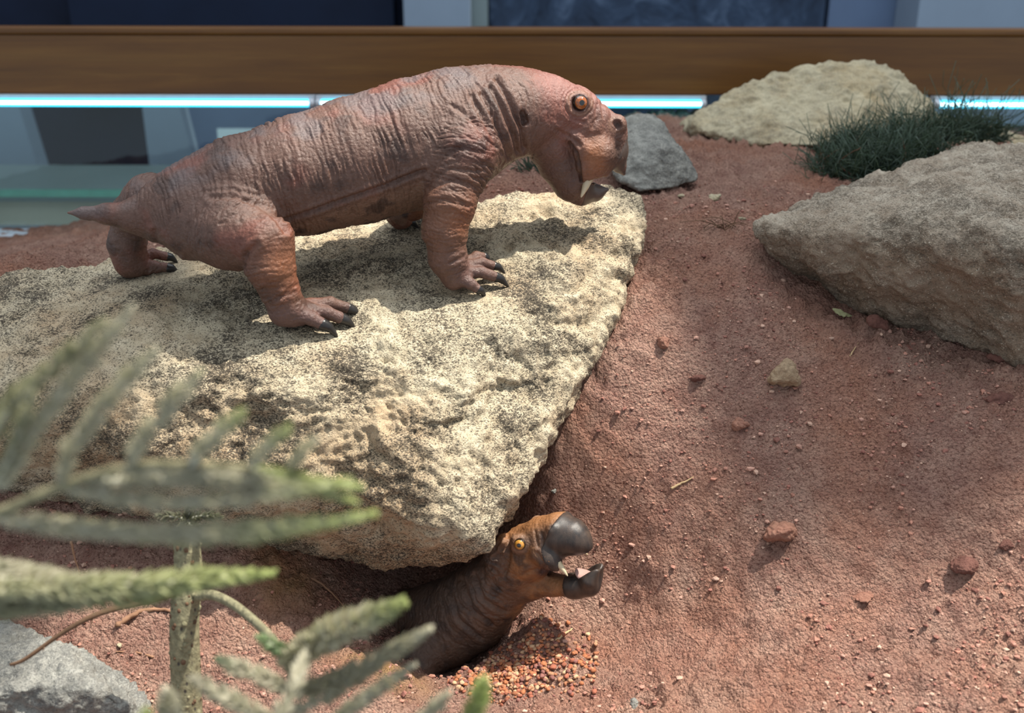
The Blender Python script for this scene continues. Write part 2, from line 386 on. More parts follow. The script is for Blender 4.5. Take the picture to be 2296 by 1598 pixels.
# back pane and the rail that holds it
YR = 2.22
zr0, zr1 = W(1148, 212, YR)[2], W(1148, 80, YR)[2]
gz0 = -.52
pane = struct(box_obj('window_1', (-2.6, YR + .05, gz0), (2.6, YR + .058, zr0 + .02), M['glass']))
struct(box_obj('trim_1', (-2.6, YR - .02, gz0 - .03), (2.6, YR + .09, gz0 + .012), M['white_metal'], None, .003))
rail = empty('wooden_rail', (0, YR + .06, zr0)); tag(rail, 'long varnished brown wooden rail across the back of the case', 'rail')
box_obj('rail_board', (-2.6, YR, zr0), (2.6, YR + .13, zr1), M['wood'], rail, .003)
box_obj('rail_cap', (-2.6, YR - .003, zr1), (2.6, YR + .133, zr1 + .016), M['wood'], rail, .005)
def tube_lamp(u0, u1, label):
    v = 232; Y = YR - .02
    a = W(u0, v, Y); b = W(u1, v, Y); z = (a[2] + b[2]) / 2
    r = .0085
    t = empty('tube_lamp', ((a[0]+b[0])/2, Y, zr0 - .002)); tag(t, label, 'lamp', 'lit tubes under the rail')
    box_obj('housing', (a[0], Y + .002, zr0 - .010), (b[0], Y + .04, zr0 - .001), M['white_metal'], t)
    xs = np.linspace(a[0] + .012, b[0] - .012, 8)
    mb = MB(); mb.tube([(x, Y, z) for x in xs], r, 14); V, F = mb.done(); o = mkobj('tube', V, F, M['tube'], t)
    mb = MB(); mb.tube([(x, Y - .0058, z + .0005) for x in xs], r * .5, 10); V, F = mb.done(); mkobj('bright_core', V, F, M['tube_core'], o)
    for x0, x1 in ((a[0], a[0] + .013), (b[0] - .013, b[0])):
        mb = MB(); mb.tube([(x0, Y, z), ((x0+x1)/2, Y, z), (x1, Y, z)], [r*.9, r*1.1, r*.9], 14); V, F = mb.done(); mkobj('end_cap', V, F, M['white_metal'], t)
tube_lamp(-420, 704, 'glowing cyan-white tube lamp above the creature\'s tail at left')
tube_lamp(707, 1582, 'glowing cyan-white tube lamp passing behind the standing creature\'s head')
tube_lamp(2093, 2900, 'glowing cyan-white tube lamp above the dark green shrub at right')

# ------------------------------------------------------------------ soil
PX = [(-300,560,2.15),(0,548,2.13),(250,520,2.1),(1480,270,2.15),(1560,285,2.1),(1800,275,2.13),(2100,300,2.13),(2500,320,2.13),
 (120,565,1.6),(0,620,1.3),(1130,390,1.55),(1300,330,1.8),(1560,430,1.55),(1700,340,1.78),(1750,480,1.42),(1480,560,1.33),(1640,530,1.35),(1450,700,1.2),(1700,620,1.28),(1850,700,1.25),
 (2000,748,1.205),(2150,808,1.14),(2330,840,1.08),(2600,700,1.2),(1340,900,1.13),(1600,900,1.12),(2000,950,1.06),(2296,1000,1.0),(2700,1000,1.0),(1250,1030,1.105),(1400,1100,1.075),(1700,1150,1.02),(2100,1200,.97),
 (1380,1300,1.045),(1250,1250,1.07),(1200,1390,.995),(1600,1350,.97),(2000,1400,.9),(2296,1450,.85),(2800,1400,.88),(1150,1500,.955),(1050,1500,.965),(1300,1530,.91),(1700,1598,.82),(2296,1700,.74),(1148,1700,.79),
 (1010,1590,.865),(860,1475,.90),(780,1485,.885),(925,1570,.875),(970,1530,.935),(640,1350,.97),(605,1262,1.0),(560,1205,1.02),(350,1230,1.0),(0,1190,1.02),(0,1350,.95),(300,1450,.9),(600,1550,.86),(300,1650,.8),(-300,1300,.95),(-300,1700,.78),(-500,1100,1.1)]
CP = [W(*p) for p in PX] + [np.array(p) for p in [(-.10,1.04,-.785),(-.03,1.04,-.775),(-.06,.98,-.775),(-.17,1.07,-.74),(-.10,1.2,-.74),(-.10,1.34,-.42),(.02,1.3,-.43),(-.4,1.2,-.48),(-.6,1.2,-.5),(-.3,1.4,-.40),(.1,1.45,-.30),(-.15,1.7,-.32),(-.45,1.6,-.36),
  (.6,.5,-.70),(0,.5,-.73),(-.6,.5,-.72),(-1.3,1.0,-.62),(-1.3,1.8,-.45),(1.4,1.0,-.5),(1.4,1.8,-.28)]]
CP = np.array(CP)
CPX, CPY = CP[:, 0], CP[:, 1]; cq = .035
def phi(r2): return np.sqrt(r2 + cq * cq)
K = phi((CPX[:,None]-CPX)**2 + (CPY[:,None]-CPY)**2) - 2e-3*0
A_ = np.zeros((len(CP)+3,)*2); A_[:len(CP),:len(CP)] = K + np.eye(len(CP))*(-.004); Pm = np.stack([np.ones(len(CP)), CPX, CPY], 1); A_[:len(CP),-3:] = Pm; A_[-3:,:len(CP)] = Pm.T
sol = np.linalg.solve(A_, np.concatenate([CP[:,2], np.zeros(3)]))
def soil_base(x, y):
    z = sol[-3] + sol[-2]*x + sol[-1]*y
    for k in range(len(CP)): z = z + sol[k] * phi((x-CPX[k])**2 + (y-CPY[k])**2)
    return z
def worley2(x, y, seed=0):
    ix = np.floor(x).astype(np.int32); iy = np.floor(y).astype(np.int32); best = np.full(x.shape, 9.0)
    for dx in (-1, 0, 1):
        for dy in (-1, 0, 1):
            cx, cy = ix + dx, iy + dy; h = _perm[(_perm[(cx + seed) & 255] + cy) & 255]; h2 = _perm[(h + 57) & 255]; h3 = _perm[(h2 + 91) & 255]
            d = np.hypot(cx + h/255. - x, cy + h2/255. - y) / (.45 + .75 * h3/255.); best = np.minimum(best, d)
    return best
def soil_z(x, y):
    x = np.asarray(x, float); y = np.asarray(y, float); z = soil_base(x, y)
    e = .004; sl = np.hypot(soil_base(x + e, y) - z, soil_base(x, y + e) - z) / e; att = 1 / (1 + .7 * sl * sl)
    P = np.stack([x, y, z], -1); q = .6*y + .8*z
    z = z + .014 * fbm(P * 9, 3, 3) + .009 * fbm(P * 28, 3, 9, .5, 1)
    lump = sstep(-.15, .4, fbm(P * 6, 3, 21))
    wx = x + .004 * noise(P*60, 2); wq = q + .004 * noise(P*60, 6)
    w1 = np.clip(.75 - worley2(wx*60, wq*60, 3), 0, 1); w2 = np.clip(.7 - worley2(wx*125, wq*125, 9), 0, 1)
    z = z + att * ((.005 + .014 * lump) * w1 * sstep(0, .3, fbm(P*14, 2, 33) + .1) + (.004 + .007*lump) * w2)
    rough = sstep(-.1, .3, fbm(P * 4.5, 2, 63)); z = z + att * rough * .012 * np.clip(fbm(P * 42, 3, 71, .6), -.35, 1)
    z = z + att * .0055 * fbm(P * 150, 2, 41, .6)
    return z
xs = np.concatenate([np.linspace(-1.5, -.76, 70), np.arange(-.755, .80, .0031), np.linspace(.806, 1.6, 80)])
ys = np.concatenate([np.linspace(.45, .70, 40), np.arange(.704, 1.45, .0027), np.linspace(1.456, YR + .04, 130)])
gx, gy = np.meshgrid(xs, ys); gz = soil_z(gx.ravel(), gy.ravel())
V = np.stack([gx.ravel(), gy.ravel(), gz], 1); nx, ny = len(xs), len(ys)
ii = (np.arange(ny-1)[:,None]*nx + np.arange(nx-1)).ravel(); F = np.stack([ii, ii+1, ii+nx+1, ii+nx], 1)
us, vs = proj(V)
tn = np.exp(-(((V[:,0]+.14)/.05)**2 + ((V[:,1]-.90)/.03)**2)) * .8 + np.exp(-(((V[:,0]+.27)/.035)**2 + ((V[:,1]-1.0)/.05)**2)) * .7
tn = np.clip(tn * (1 + 1.2 * fbm(V * 30, 3, 5)), 0, 1) 
soil = struct(mkobj('soil_ground', V, F, M['soil'], cols={'tan': tn}))
def on_soil(u, v, lo=.7, hi=2.2):                       # first soil hit of a pixel's ray
    d = ray(u, v); Y = np.linspace(lo, hi, 1500); P = d[None] * (Y / d[1])[:, None]
    z = soil_z(P[:,0], P[:,1]); k = np.argmax(z > P[:,2]); return P[k]

# ------------------------------------------------------------------ stones
def hull_planes(pts):
    bm = bmesh.new()
    for p in pts: bm.verts.new(p)
    r = bmesh.ops.convex_hull(bm, input=bm.verts); bm.normal_update()
    pl = []; c = np.mean(pts, 0)
    for f in bm.faces:
        n = np.array(f.normal); 
        if np.linalg.norm(n) < .5 or f.calc_area() < 1e-8: continue
        d = n @ np.array(f.verts[0].co)
        if n @ c > d: n, d = -n, -d
        pl.append((n, d))
    bm.free(); return pl
def stone(name, hulls, h, mat, label, cat='rock', sub=1, k=.006, amps=((.012, 9, 0), (.006, 26, 1), (.0030, 70, 2), (.0016, 170, 0)), seed=0, keep=(), keep_r=.06, dents=(), group=None, rust=()):
    hulls = [np.array(x, float) for x in hulls]
    allp = np.concatenate(hulls); lo = allp.min(0) - 4*h; hi = allp.max(0) + 4*h
    n = np.ceil((hi - lo) / h).astype(int) + 1
    g = [lo[a] + h * np.arange(n[a]) for a in range(3)]
    Fd = None
    for hp in hulls:
        pl = hull_planes(hp); mx = np.full(n, -1e9); fs = []
        for nn, d in pl:
            fs.append((nn[0]*g[0])[:,None,None] + (nn[1]*g[1])[None,:,None] + (nn[2]*g[2])[None,None,:] - d)
        for f in fs: mx = np.maximum(mx, f)
        s = 0
        for f in fs: s = s + np.exp(np.clip((f - mx) / k, -30, 0))
        f = mx + k * np.log(s)
        if Fd is None: Fd = f
        else:
            hh = np.clip(.02 - np.abs(Fd - f), 0, None) / .02; Fd = np.minimum(Fd, f) - hh*hh*.02/4
    V, F = surface_nets(Fd, lo, h); V = relax(V, F, 2)
    for _ in range(sub): V, F = subdivide(V, F)
    V = relax(V, F, 1); N = normals(V, F)
    att = np.ones(len(V))
    for p in keep: att = np.minimum(att, sstep(keep_r * .35, keep_r, np.linalg.norm(V - np.array(p), axis=1)))
    D = 0
    for i, (a, fr, md) in enumerate(amps):
        w_ = (.15 + .85 * att) if i < 2 else (.5 + .5 * att)
        D = D + a * w_ * fbm(V * fr, 3, seed + 7*i, .5, md)
    V = V + N * np.asarray(D)[:, None]
    for (c, r, dv) in dents:
        e = np.exp(-np.sum(((V - np.array(c)) / np.array(r))**2, 1)); V = V + e[:, None] * np.array(dv)
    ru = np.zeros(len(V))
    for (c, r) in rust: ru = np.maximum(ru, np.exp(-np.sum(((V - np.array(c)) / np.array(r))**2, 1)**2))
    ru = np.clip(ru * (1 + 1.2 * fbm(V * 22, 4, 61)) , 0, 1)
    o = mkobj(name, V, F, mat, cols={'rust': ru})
    tag(o, label, cat, group); return o

# creature A's reference plane, needed for where its feet stand
class Body:
    def __init__(s, p0, lat):
        s.p0 = np.array(p0, float); s.lat = np.array(lat, float) / np.linalg.norm(lat); s.pr = []; s.bones = []
    def at(s, u, v, w=0.0):
        d = ray(u, v); t = (s.p0 @ s.lat + w) / (d @ s.lat); return d * t
    def rad(s, p, r): return r * dep(p) / FPX
    def mirror(s, p): return p - 2 * ((p - s.p0) @ s.lat) * s.lat
    def cone(s, a, b, k=.012, op='add', mir=False, bone=None):
        pa = s.at(a[0], a[1], a[2]); pb = s.at(b[0], b[1], b[2]); ra, rb = s.rad(pa, a[3]), s.rad(pb, b[3])
        s.pr.append(('c', pa, pb, ra, rb, k, op))
        if bone: s.bones.append((pa, pb, ra, rb) + tuple(bone))
        if mir:
            pa, pb = s.mirror(pa), s.mirror(pb); s.pr.append(('c', pa, pb, ra, rb, k, op))
            if bone: s.bones.append((pa, pb, ra, rb) + tuple(bone))
    def chain(s, pts, k=.012, op='add', mir=False, bone=None):
        for a, b in zip(pts[:-1], pts[1:]): s.cone(a, b, k, op, mir, bone)
    def ball(s, a, k=.008, op='add', mir=False): s.cone(a, (a[0]+.5, a[1], a[2], a[3]), k, op, mir)
    @staticmethod
    def pd(pr, P):
        _, a, b, ra, rb, k, op = pr; ba = b - a; t = np.clip(((P - a) @ ba) / (ba @ ba + 1e-12), 0, 1)
        return np.linalg.norm(P - a - t[..., None] * ba, axis=-1) - (ra + t * (rb - ra))
    def apply(s, d, dp, k, op):
        if op == 'sub': dp = -dp; hh = np.clip(k - np.abs(d - dp), 0, None) / k; return np.maximum(d, dp) + hh*hh*k/4
        hh = np.clip(k - np.abs(d - dp), 0, None) / k; return np.minimum(d, dp) - hh*hh*k/4
    def box(s, pr, m): 
        r = max(pr[3], pr[4]) + pr[5] + m
        return np.minimum(pr[1], pr[2]) - r, np.maximum(pr[1], pr[2]) + r
    def eval(s, P):
        d = np.full(len(P), 1.0)
        for pr in s.pr:
            lo, hi = s.box(pr, .012); m = ((P > lo) & (P < hi)).all(1); ix = np.nonzero(m)[0]
            if len(ix): d[ix] = s.apply(d[ix], s.pd(pr, P[ix]), pr[5], pr[6])
        return d
    def mesh(s, h, sub=1, clip=None):
        lo = np.min([s.box(p, .006)[0] for p in s.pr if p[6] == 'add'], 0); hi = np.max([s.box(p, .006)[1] for p in s.pr if p[6] == 'add'], 0)
        n = np.ceil((hi - lo) / h).astype(int) + 1; D = np.full(n, 1.0)
        for pr in s.pr:
            a, b = s.box(pr, .012); i0 = np.clip(((a - lo)/h).astype(int), 0, n); i1 = np.clip(((b - lo)/h).astype(int) + 1, 0, n)
            sl = tuple(slice(i0[q], i1[q]) for q in range(3))
            G = np.stack(np.meshgrid(*[lo[q] + h*np.arange(i0[q], i1[q]) for q in range(3)], indexing='ij'), -1)
            if G.size: D[sl] = s.apply(D[sl], s.pd(pr, G), pr[5], pr[6])
        if clip is not None:
            G = np.stack(np.meshgrid(*[lo[q] + h*np.arange(n[q]) for q in range(3)], indexing='ij'), -1)
            D = np.maximum(D, clip(G))
        V, F = surface_nets(D, lo, h); V = relax(V, F, 2)
        for _ in range(sub): V, F = subdivide(V, F)
        return V, F
    def fit(s, V, F):
        for _ in range(2):
            N = normals(V, F); V = V - N * s.eval(V)[:, None]
        return V, normals(V, F)
    def grad(s, V, e=.0008):
        g = np.stack([s.eval(V + e*np.eye(3)[q]) - s.eval(V - e*np.eye(3)[q]) for q in range(3)], 1)
        return g / (np.linalg.norm(g, axis=1)[:, None] + 1e-9)
    def near_uv(s, V):
        w = (V - s.p0) @ s.lat; R = V - (w + np.abs(w))[:, None] * s.lat; return proj(R)
    def wrinkles(s, V):
        tot = np.zeros(len(V)); ws = np.full(len(V), 1e-6); g40 = .55*noise(V*40, 3) + .25*noise(V*90, 4); gm = .55 + .9*np.clip(noise(V*28, 8) + .3, 0, 1)
        for i, (a, b, ra, rb, fa, fp, amp) in enumerate(s.bones):
            d = s.pd(('c', a, b, ra, rb, 0, ''), V); w = np.exp(-(np.clip(d, 0, None) / .006)**2)
            ix = np.nonzero(w > .02)[0]
            if not len(ix): continue
            ax = (b - a) / np.linalg.norm(b - a); Q = V[ix] - a; al = Q @ ax
            R = (Q - al[:, None]*ax) * fp + (al * fa)[:, None] * ax
            R = R + g40[ix][:, None] * ax
            n1 = noise(R, 11); n2 = noise(R * 1.9, 15)
            val = -np.clip(1 - np.abs(n1)*4.5, 0, 1)**1.5 * 1.0 - .6*np.clip(1 - np.abs(n2)*4.5, 0, 1)**1.5 + .5*n1
            tot[ix] += w[ix] * val * amp * gm[ix]; ws[ix] += w[ix]
        return tot / ws
def polyline_dist(u, v, pts):
    d = np.full(len(u), 1e9)
    for (a, b) in zip(pts[:-1], pts[1:]):
        ax, ay = a; bx, by = b; dx, dy = bx-ax, by-ay
        t = np.clip(((u-ax)*dx + (v-ay)*dy) / (dx*dx+dy*dy), 0, 1)
        d = np.minimum(d, np.hypot(u-ax-t*dx, v-ay-t*dy))
    return d

A = Body(W(430, 470, 1.13), (-.28, .96, 0))
# places where creature A's feet rest (used to keep the stone's top flat there)
feetA = [A.at(690, 745, -.10), A.at(1045, 655, -.088), A.at(320, 618, .10), A.at(895, 508, .088)]

p = lambda u, v, Y: W(u, v, Y)
big1 = [p(-260,650,1.25), p(0,632,1.26), p(240,592,1.29), p(900,455,1.37), p(1120,418,1.39), p(1400,392,1.41), p(1482,446,1.34), p(1478,508,1.29),
        p(-260,830,1.00), p(0,810,1.02), p(400,790,1.03), p(740,800,1.03), p(1010,725,1.065), p(1165,668,1.10),
        p(1436,612,1.225), p(1365,750,1.155), p(1332,858,1.10), p(1258,945,1.07), p(1208,1040,1.03), p(1168,1150,.965), p(1098,1245,.912), p(1010,1190,.908),
        p(900,1010,.935), p(740,900,.965), p(540,870,.98), p(200,860,.985), p(-260,900,.985),
        p(1050,1278,.985), p(830,1284,1.03), p(600,1258,1.06), p(565,1200,1.07), p(300,1110,1.09), p(-260,1080,1.09),
        (-.75,1.4,-.5), (.1,1.42,-.5), (-.75,1.25,-.58), (-.05,1.25,-.6), (-.25,1.2,-.62)]
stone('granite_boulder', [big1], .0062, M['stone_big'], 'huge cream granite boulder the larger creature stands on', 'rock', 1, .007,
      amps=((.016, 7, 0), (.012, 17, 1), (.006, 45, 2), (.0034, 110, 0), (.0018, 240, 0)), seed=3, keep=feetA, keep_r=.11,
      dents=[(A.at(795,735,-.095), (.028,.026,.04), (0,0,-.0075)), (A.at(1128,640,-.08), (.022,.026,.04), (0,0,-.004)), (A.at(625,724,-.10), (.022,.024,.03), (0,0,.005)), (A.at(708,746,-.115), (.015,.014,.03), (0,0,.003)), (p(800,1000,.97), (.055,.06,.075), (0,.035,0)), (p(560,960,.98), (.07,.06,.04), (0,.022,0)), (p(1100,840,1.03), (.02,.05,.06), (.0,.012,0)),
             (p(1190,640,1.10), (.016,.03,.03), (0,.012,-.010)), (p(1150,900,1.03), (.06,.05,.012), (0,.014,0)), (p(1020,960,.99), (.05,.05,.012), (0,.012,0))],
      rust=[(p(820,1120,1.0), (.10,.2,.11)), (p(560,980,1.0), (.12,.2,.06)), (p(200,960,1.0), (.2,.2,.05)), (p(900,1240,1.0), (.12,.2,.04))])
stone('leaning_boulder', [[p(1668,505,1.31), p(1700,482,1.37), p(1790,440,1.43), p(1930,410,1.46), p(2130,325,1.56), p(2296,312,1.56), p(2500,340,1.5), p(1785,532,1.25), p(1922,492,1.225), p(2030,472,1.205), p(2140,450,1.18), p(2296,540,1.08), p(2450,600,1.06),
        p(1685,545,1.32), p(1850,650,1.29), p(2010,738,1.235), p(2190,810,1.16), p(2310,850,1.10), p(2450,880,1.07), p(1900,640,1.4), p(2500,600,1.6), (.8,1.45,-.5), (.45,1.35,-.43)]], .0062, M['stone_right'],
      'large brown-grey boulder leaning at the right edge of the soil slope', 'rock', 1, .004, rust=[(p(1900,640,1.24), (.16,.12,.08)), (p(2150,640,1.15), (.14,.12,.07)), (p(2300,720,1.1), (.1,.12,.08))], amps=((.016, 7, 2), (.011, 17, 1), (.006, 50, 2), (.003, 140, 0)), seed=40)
stone('pale_boulder', [[p(1547,250,1.95), p(1560,290,1.9), p(1620,215,1.98), p(1700,168,2.0), p(1790,136,2.03), p(1965,116,2.03), p(1995,130,2.02), p(2105,225,1.97), p(2110,280,1.95), p(1700,330,1.82), p(1850,335,1.8), p(1990,300,1.85), (.3,2.15,-.3), (.8,2.12,-.3), p(1800,200,2.12), p(1960,180,2.12)]], .007, M['stone_pale'],
      'pale ochre boulder standing against the back rail behind the shrub', 'rock', 1, .005, amps=((.014, 8, 0), (.010, 22, 1), (.005, 50, 2), (.002, 140, 0)), seed=60)
stone('flat_stone', [[p(2060,230,2.08), p(2110,240,2.07), p(2200,265,2.07), p(2300,300,2.05), p(2420,330,2.0), p(2080,330,2.0), p(2300,345,1.95), p(2060,300,2.0), p(2420,350,1.97), p(2250,340,2.14), p(2060,260,2.14)]], .008, M['stone_pale'],
      'low pinkish stone behind the shrub at the right edge', 'rock', 1, .005, seed=70)
stone('grey_stone', [[p(1375,290,1.62), p(1395,254,1.66), p(1448,248,1.67), p(1482,270,1.66), p(1572,395,1.55), p(1566,415,1.53), p(1440,436,1.48), p(1375,405,1.5), p(1490,318,1.55), p(1440,345,1.52), p(1380,330,1.75), p(1500,350,1.72), p(1360,350,1.6)]], .005, M['stone_grey'],
      'grey angular stone behind the standing creature\'s beak', 'rock', 1, .0022, amps=((.008, 11, 0), (.006, 28, 1), (.003, 70, 2), (.0015, 160, 0)), seed=80)
stone('grey_stone', [[p(-60,1375,.92), p(20,1390,.92), p(75,1440,.90), p(200,1458,.87), p(262,1505,.86), p(318,1590,.82), p(322,1680,.80), p(-60,1575,.795), p(50,1552,.795), p(150,1505,.815), p(200,1500,.825), p(265,1560,.805), (-.50,.82,-.86), (-.30,.82,-.86), (-.5,.95,-.8), (-.33,.92,-.8)]], .005, M['stone_grey'],
      'grey rough stone in the bottom left corner beside the conifer trunk', 'rock', 1, .002, amps=((.012, 12, 1), (.006, 30, 2), (.004, 80, 1), (.003, 190, 0)), seed=90)
stone('small_stone', [[p(1185,385,1.62), p(1200,358,1.66), p(1235,362,1.66), p(1255,395,1.6), p(1190,410,1.58), p(1250,415,1.58), p(1220,380,1.7)]], .004, M['stone_grey'],
      'small grey stone seen under the standing creature\'s throat', 'rock', 1, .004, seed=95)

# ------------------------------------------------------------------ creatures
def ball_mesh(c, r, n=24, axis=None):
    bm = bmesh.new(); bmesh.ops.create_uvsphere(bm, u_segments=n*2, v_segments=n, radius=1.0)
    V = np.array([v.co[:] for v in bm.verts]); F = [tuple(v.index for v in f.verts) for f in bm.faces]; bm.free()
    return V, F
def eyeball(parent, c, r, facing, mat, lookup=None):
    V, F = ball_mesh(c, r); f = np.array(facing) / np.linalg.norm(facing)
    ang = np.arccos(np.clip(V @ f, -1, 1)) / math.radians(64)
    o = mkobj('eye', np.array(c) + V * r, F, mat, parent, cols={'iris': np.clip(ang, 0, 1.5)}); return o
def horn(name, parent, pts, rads, mat, sides=10, flat=1.0, up=None):
    # smooth tapered curved horn through control points (Catmull-Rom), slightly flattened
    pts = [np.array(q, float) for q in pts]; n = len(pts); P = []; R = []
    for i in range(n - 1):
        p0, p1, p2, p3 = pts[max(i-1,0)], pts[i], pts[i+1], pts[min(i+2,n-1)]
        for t in np.linspace(0, 1, 6, endpoint=False):
            P.append(.5*((2*p1)+(-p0+p2)*t+(2*p0-5*p1+4*p2-p3)*t*t+(-p0+3*p1-3*p2+p3)*t**3)); R.append(rads[i]+(rads[i+1]-rads[i])*t)
    P.append(pts[-1]); R.append(rads[-1])
    mb = MB(); mb.tube(P, R, sides); V, F = mb.done(); return mkobj(name, V, F, mat, parent)

# ---- creature A: the larger one on the boulder
WR = (150, 34, .0011)                 # ring wrinkles: along, around, depth
A.chain([(350,468,0,52),(430,458,0,90),(540,427,0,112),(680,394,0,126),(800,362,0,133),(920,326,0,136),(1030,287,0,128)], .02, bone=(175, 13, .0021))
A.chain([(1030,287,0,126),(1105,256,0,98),(1170,248,0,86),(1225,244,0,74)], .02, bone=(120, 20, .0019))
A.chain([(420,500,0,78),(350,490,0,48),(300,486,0,33),(240,482,0,20),(190,480,0,10),(152,479,0,2.5)], .012, bone=(150, 40, .0006))
# near hind leg
A.cone((440,500,-.02,80),(520,520,-.055,80), .02); A.chain([(520,520,-.055,78),(598,540,-.092,56)], .02, bone=(130, 30, .0014))
A.chain([(600,545,-.094,54),(606,600,-.098,51),(628,655,-.1,41)], .012, bone=(170, 22, .0018))
A.chain([(628,655,-.1,40),(645,690,-.1,34),(678,704,-.1,20)], .010, bone=(150, 50, .0007))
A.chain([(655,700,-.1,30),(630,705,-.1,22)], .014)
# far hind leg
A.cone((440,480,.02,75),(340,452,.062,54), .02); A.chain([(335,450,.062,52),(298,480,.092,44)], .02, bone=(130, 30, .0014))
A.chain([(296,485,.094,43),(284,550,.1,38),(292,590,.1,31),(330,603,.1,18)], .012, bone=(150, 36, .0010))
# near fore leg
A.cone((1050,300,-.03,84),(1040,345,-.062,70), .022); A.chain([(1040,345,-.062,70),(1008,455,-.082,56)], .018, bone=(170, 22, .0024))
A.chain([(1008,458,-.083,55),(996,515,-.086,49),(1004,580,-.088,41)], .010, bone=(170, 20, .0022))
A.chain([(1004,580,-.088,40),(1020,618,-.088,29),(1040,622,-.09,17)], .010, bone=(150, 50, .0008))
A.chain([(1022,602,-.085,24),(1046,597,-.076,14)], .008)
# far fore leg
A.chain([(1030,320,.04,80),(960,395,.075,58),(935,440,.086,46),(895,482,.088,26),(900,495,.088,16)], .015, bone=(150, 36, .0010))
# toes
toesA = {  # root, knuckle, tip of flesh, claw tip  (u, v, w, r)
 'h1': [(668,704,-.108,20),(697,714,-.113,15.5),(718,725,-.116,14.5),(757,756,-.118,2)],
 'h2': [(690,696,-.10,18),(732,701,-.10,14),(760,712,-.10,13.5),(797,738,-.10,2)],
 'h3': [(690,684,-.088,16),(740,680,-.085,13),(776,690,-.083,12.5),(813,717,-.082,2)],
 'f1': [(1034,624,-.096,16),(1053,635,-.10,12),(1068,646,-.102,11),(1089,666,-.103,2)],
 'f2': [(1044,610,-.088,15),(1078,610,-.088,12.5),(1106,619,-.088,12),(1140,643,-.088,2)],
 'f3': [(1048,596,-.078,13),(1080,588,-.075,11),(1104,595,-.074,10.5),(1132,613,-.073,2)],
 'f4': [(1046,588,-.068,12),(1068,574,-.063,10.5),(1082,575,-.061,10),(1101,589,-.060,2)],
 'r1': [(318,600,.1,17),(346,600,.098,13),(372,602,.096,11.5),(400,612,.095,2)],
 'r2': [(310,585,.108,15),(343,570,.116,11),(370,576,.118,10.5),(398,590,.118,2)],
 'g1': [(886,486,.086,16),(902,486,.083,13),(915,494,.082,11.5),(938,512,.081,2)],
 'g2': [(898,478,.094,14),(920,470,.098,12),(936,476,.1,10.5),(958,491,.1,2)],
}
for q in toesA.values(): A.chain(q[:3], .0035)
# head
A.chain([(1225,244,0,74),(1285,263,0,66),(1338,291,0,52),(1366,298,0,39)], .006)
A.ball((1297,230,-.027,25), .008, mir=True); A.ball((1168,262,-.036,20), .012, mir=True)
A.chain([(1362,305,0,41),(1374,338,0,33),(1387,370,0,15),(1398,389,0,4)], .006)
A.chain([(1368,350,-.006,26),(1352,384,-.008,14)], .006, mir=True)
A.chain([(1316,312,-.020,27),(1336,345,-.024,37),(1330,386,-.024,25)], .012, mir=True)
A.chain([(1268,301,-.030,8),(1290,311,-.031,12),(1307,338,-.033,17),(1315,372,-.031,18),(1321,394,-.028,15)], .009, mir=True)
A.chain([(1222,300,0,58),(1254,366,0,47),(1284,408,0,45),(1302,428,0,31)], .0045)
A.ball((1232,322,-.005,44), .010, mir=True)
A.chain([(1302,430,0,29),(1335,431,0,18),(1362,424,0,3)], .004)
A.cone((1334,405,-.05,5.5),(1334,405,.05,5.5), .002, 'sub'); A.cone((1325,407,-.05,4.5),(1325,407,.05,4.5), .002, 'sub'); A.cone((1343,406,-.05,7.5),(1343,406,.05,7.5), .002, 'sub'); A.cone((1352,407,-.05,9),(1352,407,.05,9), .002, 'sub'); A.cone((1316,407,-.05,3.5),(1316,407,.05,3.5), .002, 'sub')
A.ball((1382,278,-.016,22), .005, mir=True)
A.chain([(1345,258,-.018,16),(1330,285,-.024,18),(1300,290,-.028,14)], .006, mir=True)
A.ball((1299,230,-.041,18.5), .0022, 'sub', True); A.cone((1382,276,-.028,9),(1386,281,-.028,9), .002, 'sub', True)
A.cone((1169,254,-.054,8),(1175,272,-.053,9), .003, 'sub', True)
V, F = A.mesh(.00265, 1)
V, N = A.fit(V, F); u, v = A.near_uv(V)
disp = A.wrinkles(V)
head = sstep(1185, 1240, u); lw = sstep(560, 700, v) * 0
disp *= 1 - .75 * head
Q = V * 90; disp += head * .0005 * (-np.clip(1 - np.abs(noise(V*260, 3))*4, 0, 1) + noise(V*110, 4))
disp += .0011 * fbm(V * 38, 3, 5)
def crease(pts, wid, dep_):
    global disp
    d = polyline_dist(u, v, pts); disp -= dep_ * np.exp(-(d/wid)**2); disp += .45*dep_ * np.exp(-((d - 2.2*wid)/(1.3*wid))**2)
onhead = 1
crease([(1276,318),(1292,342),(1298,372),(1302,404)], 3.0, .0034)
crease([(1262,303),(1285,312),(1300,325)], 4, .0015); crease([(1247,292),(1275,302)], 4, .0012)
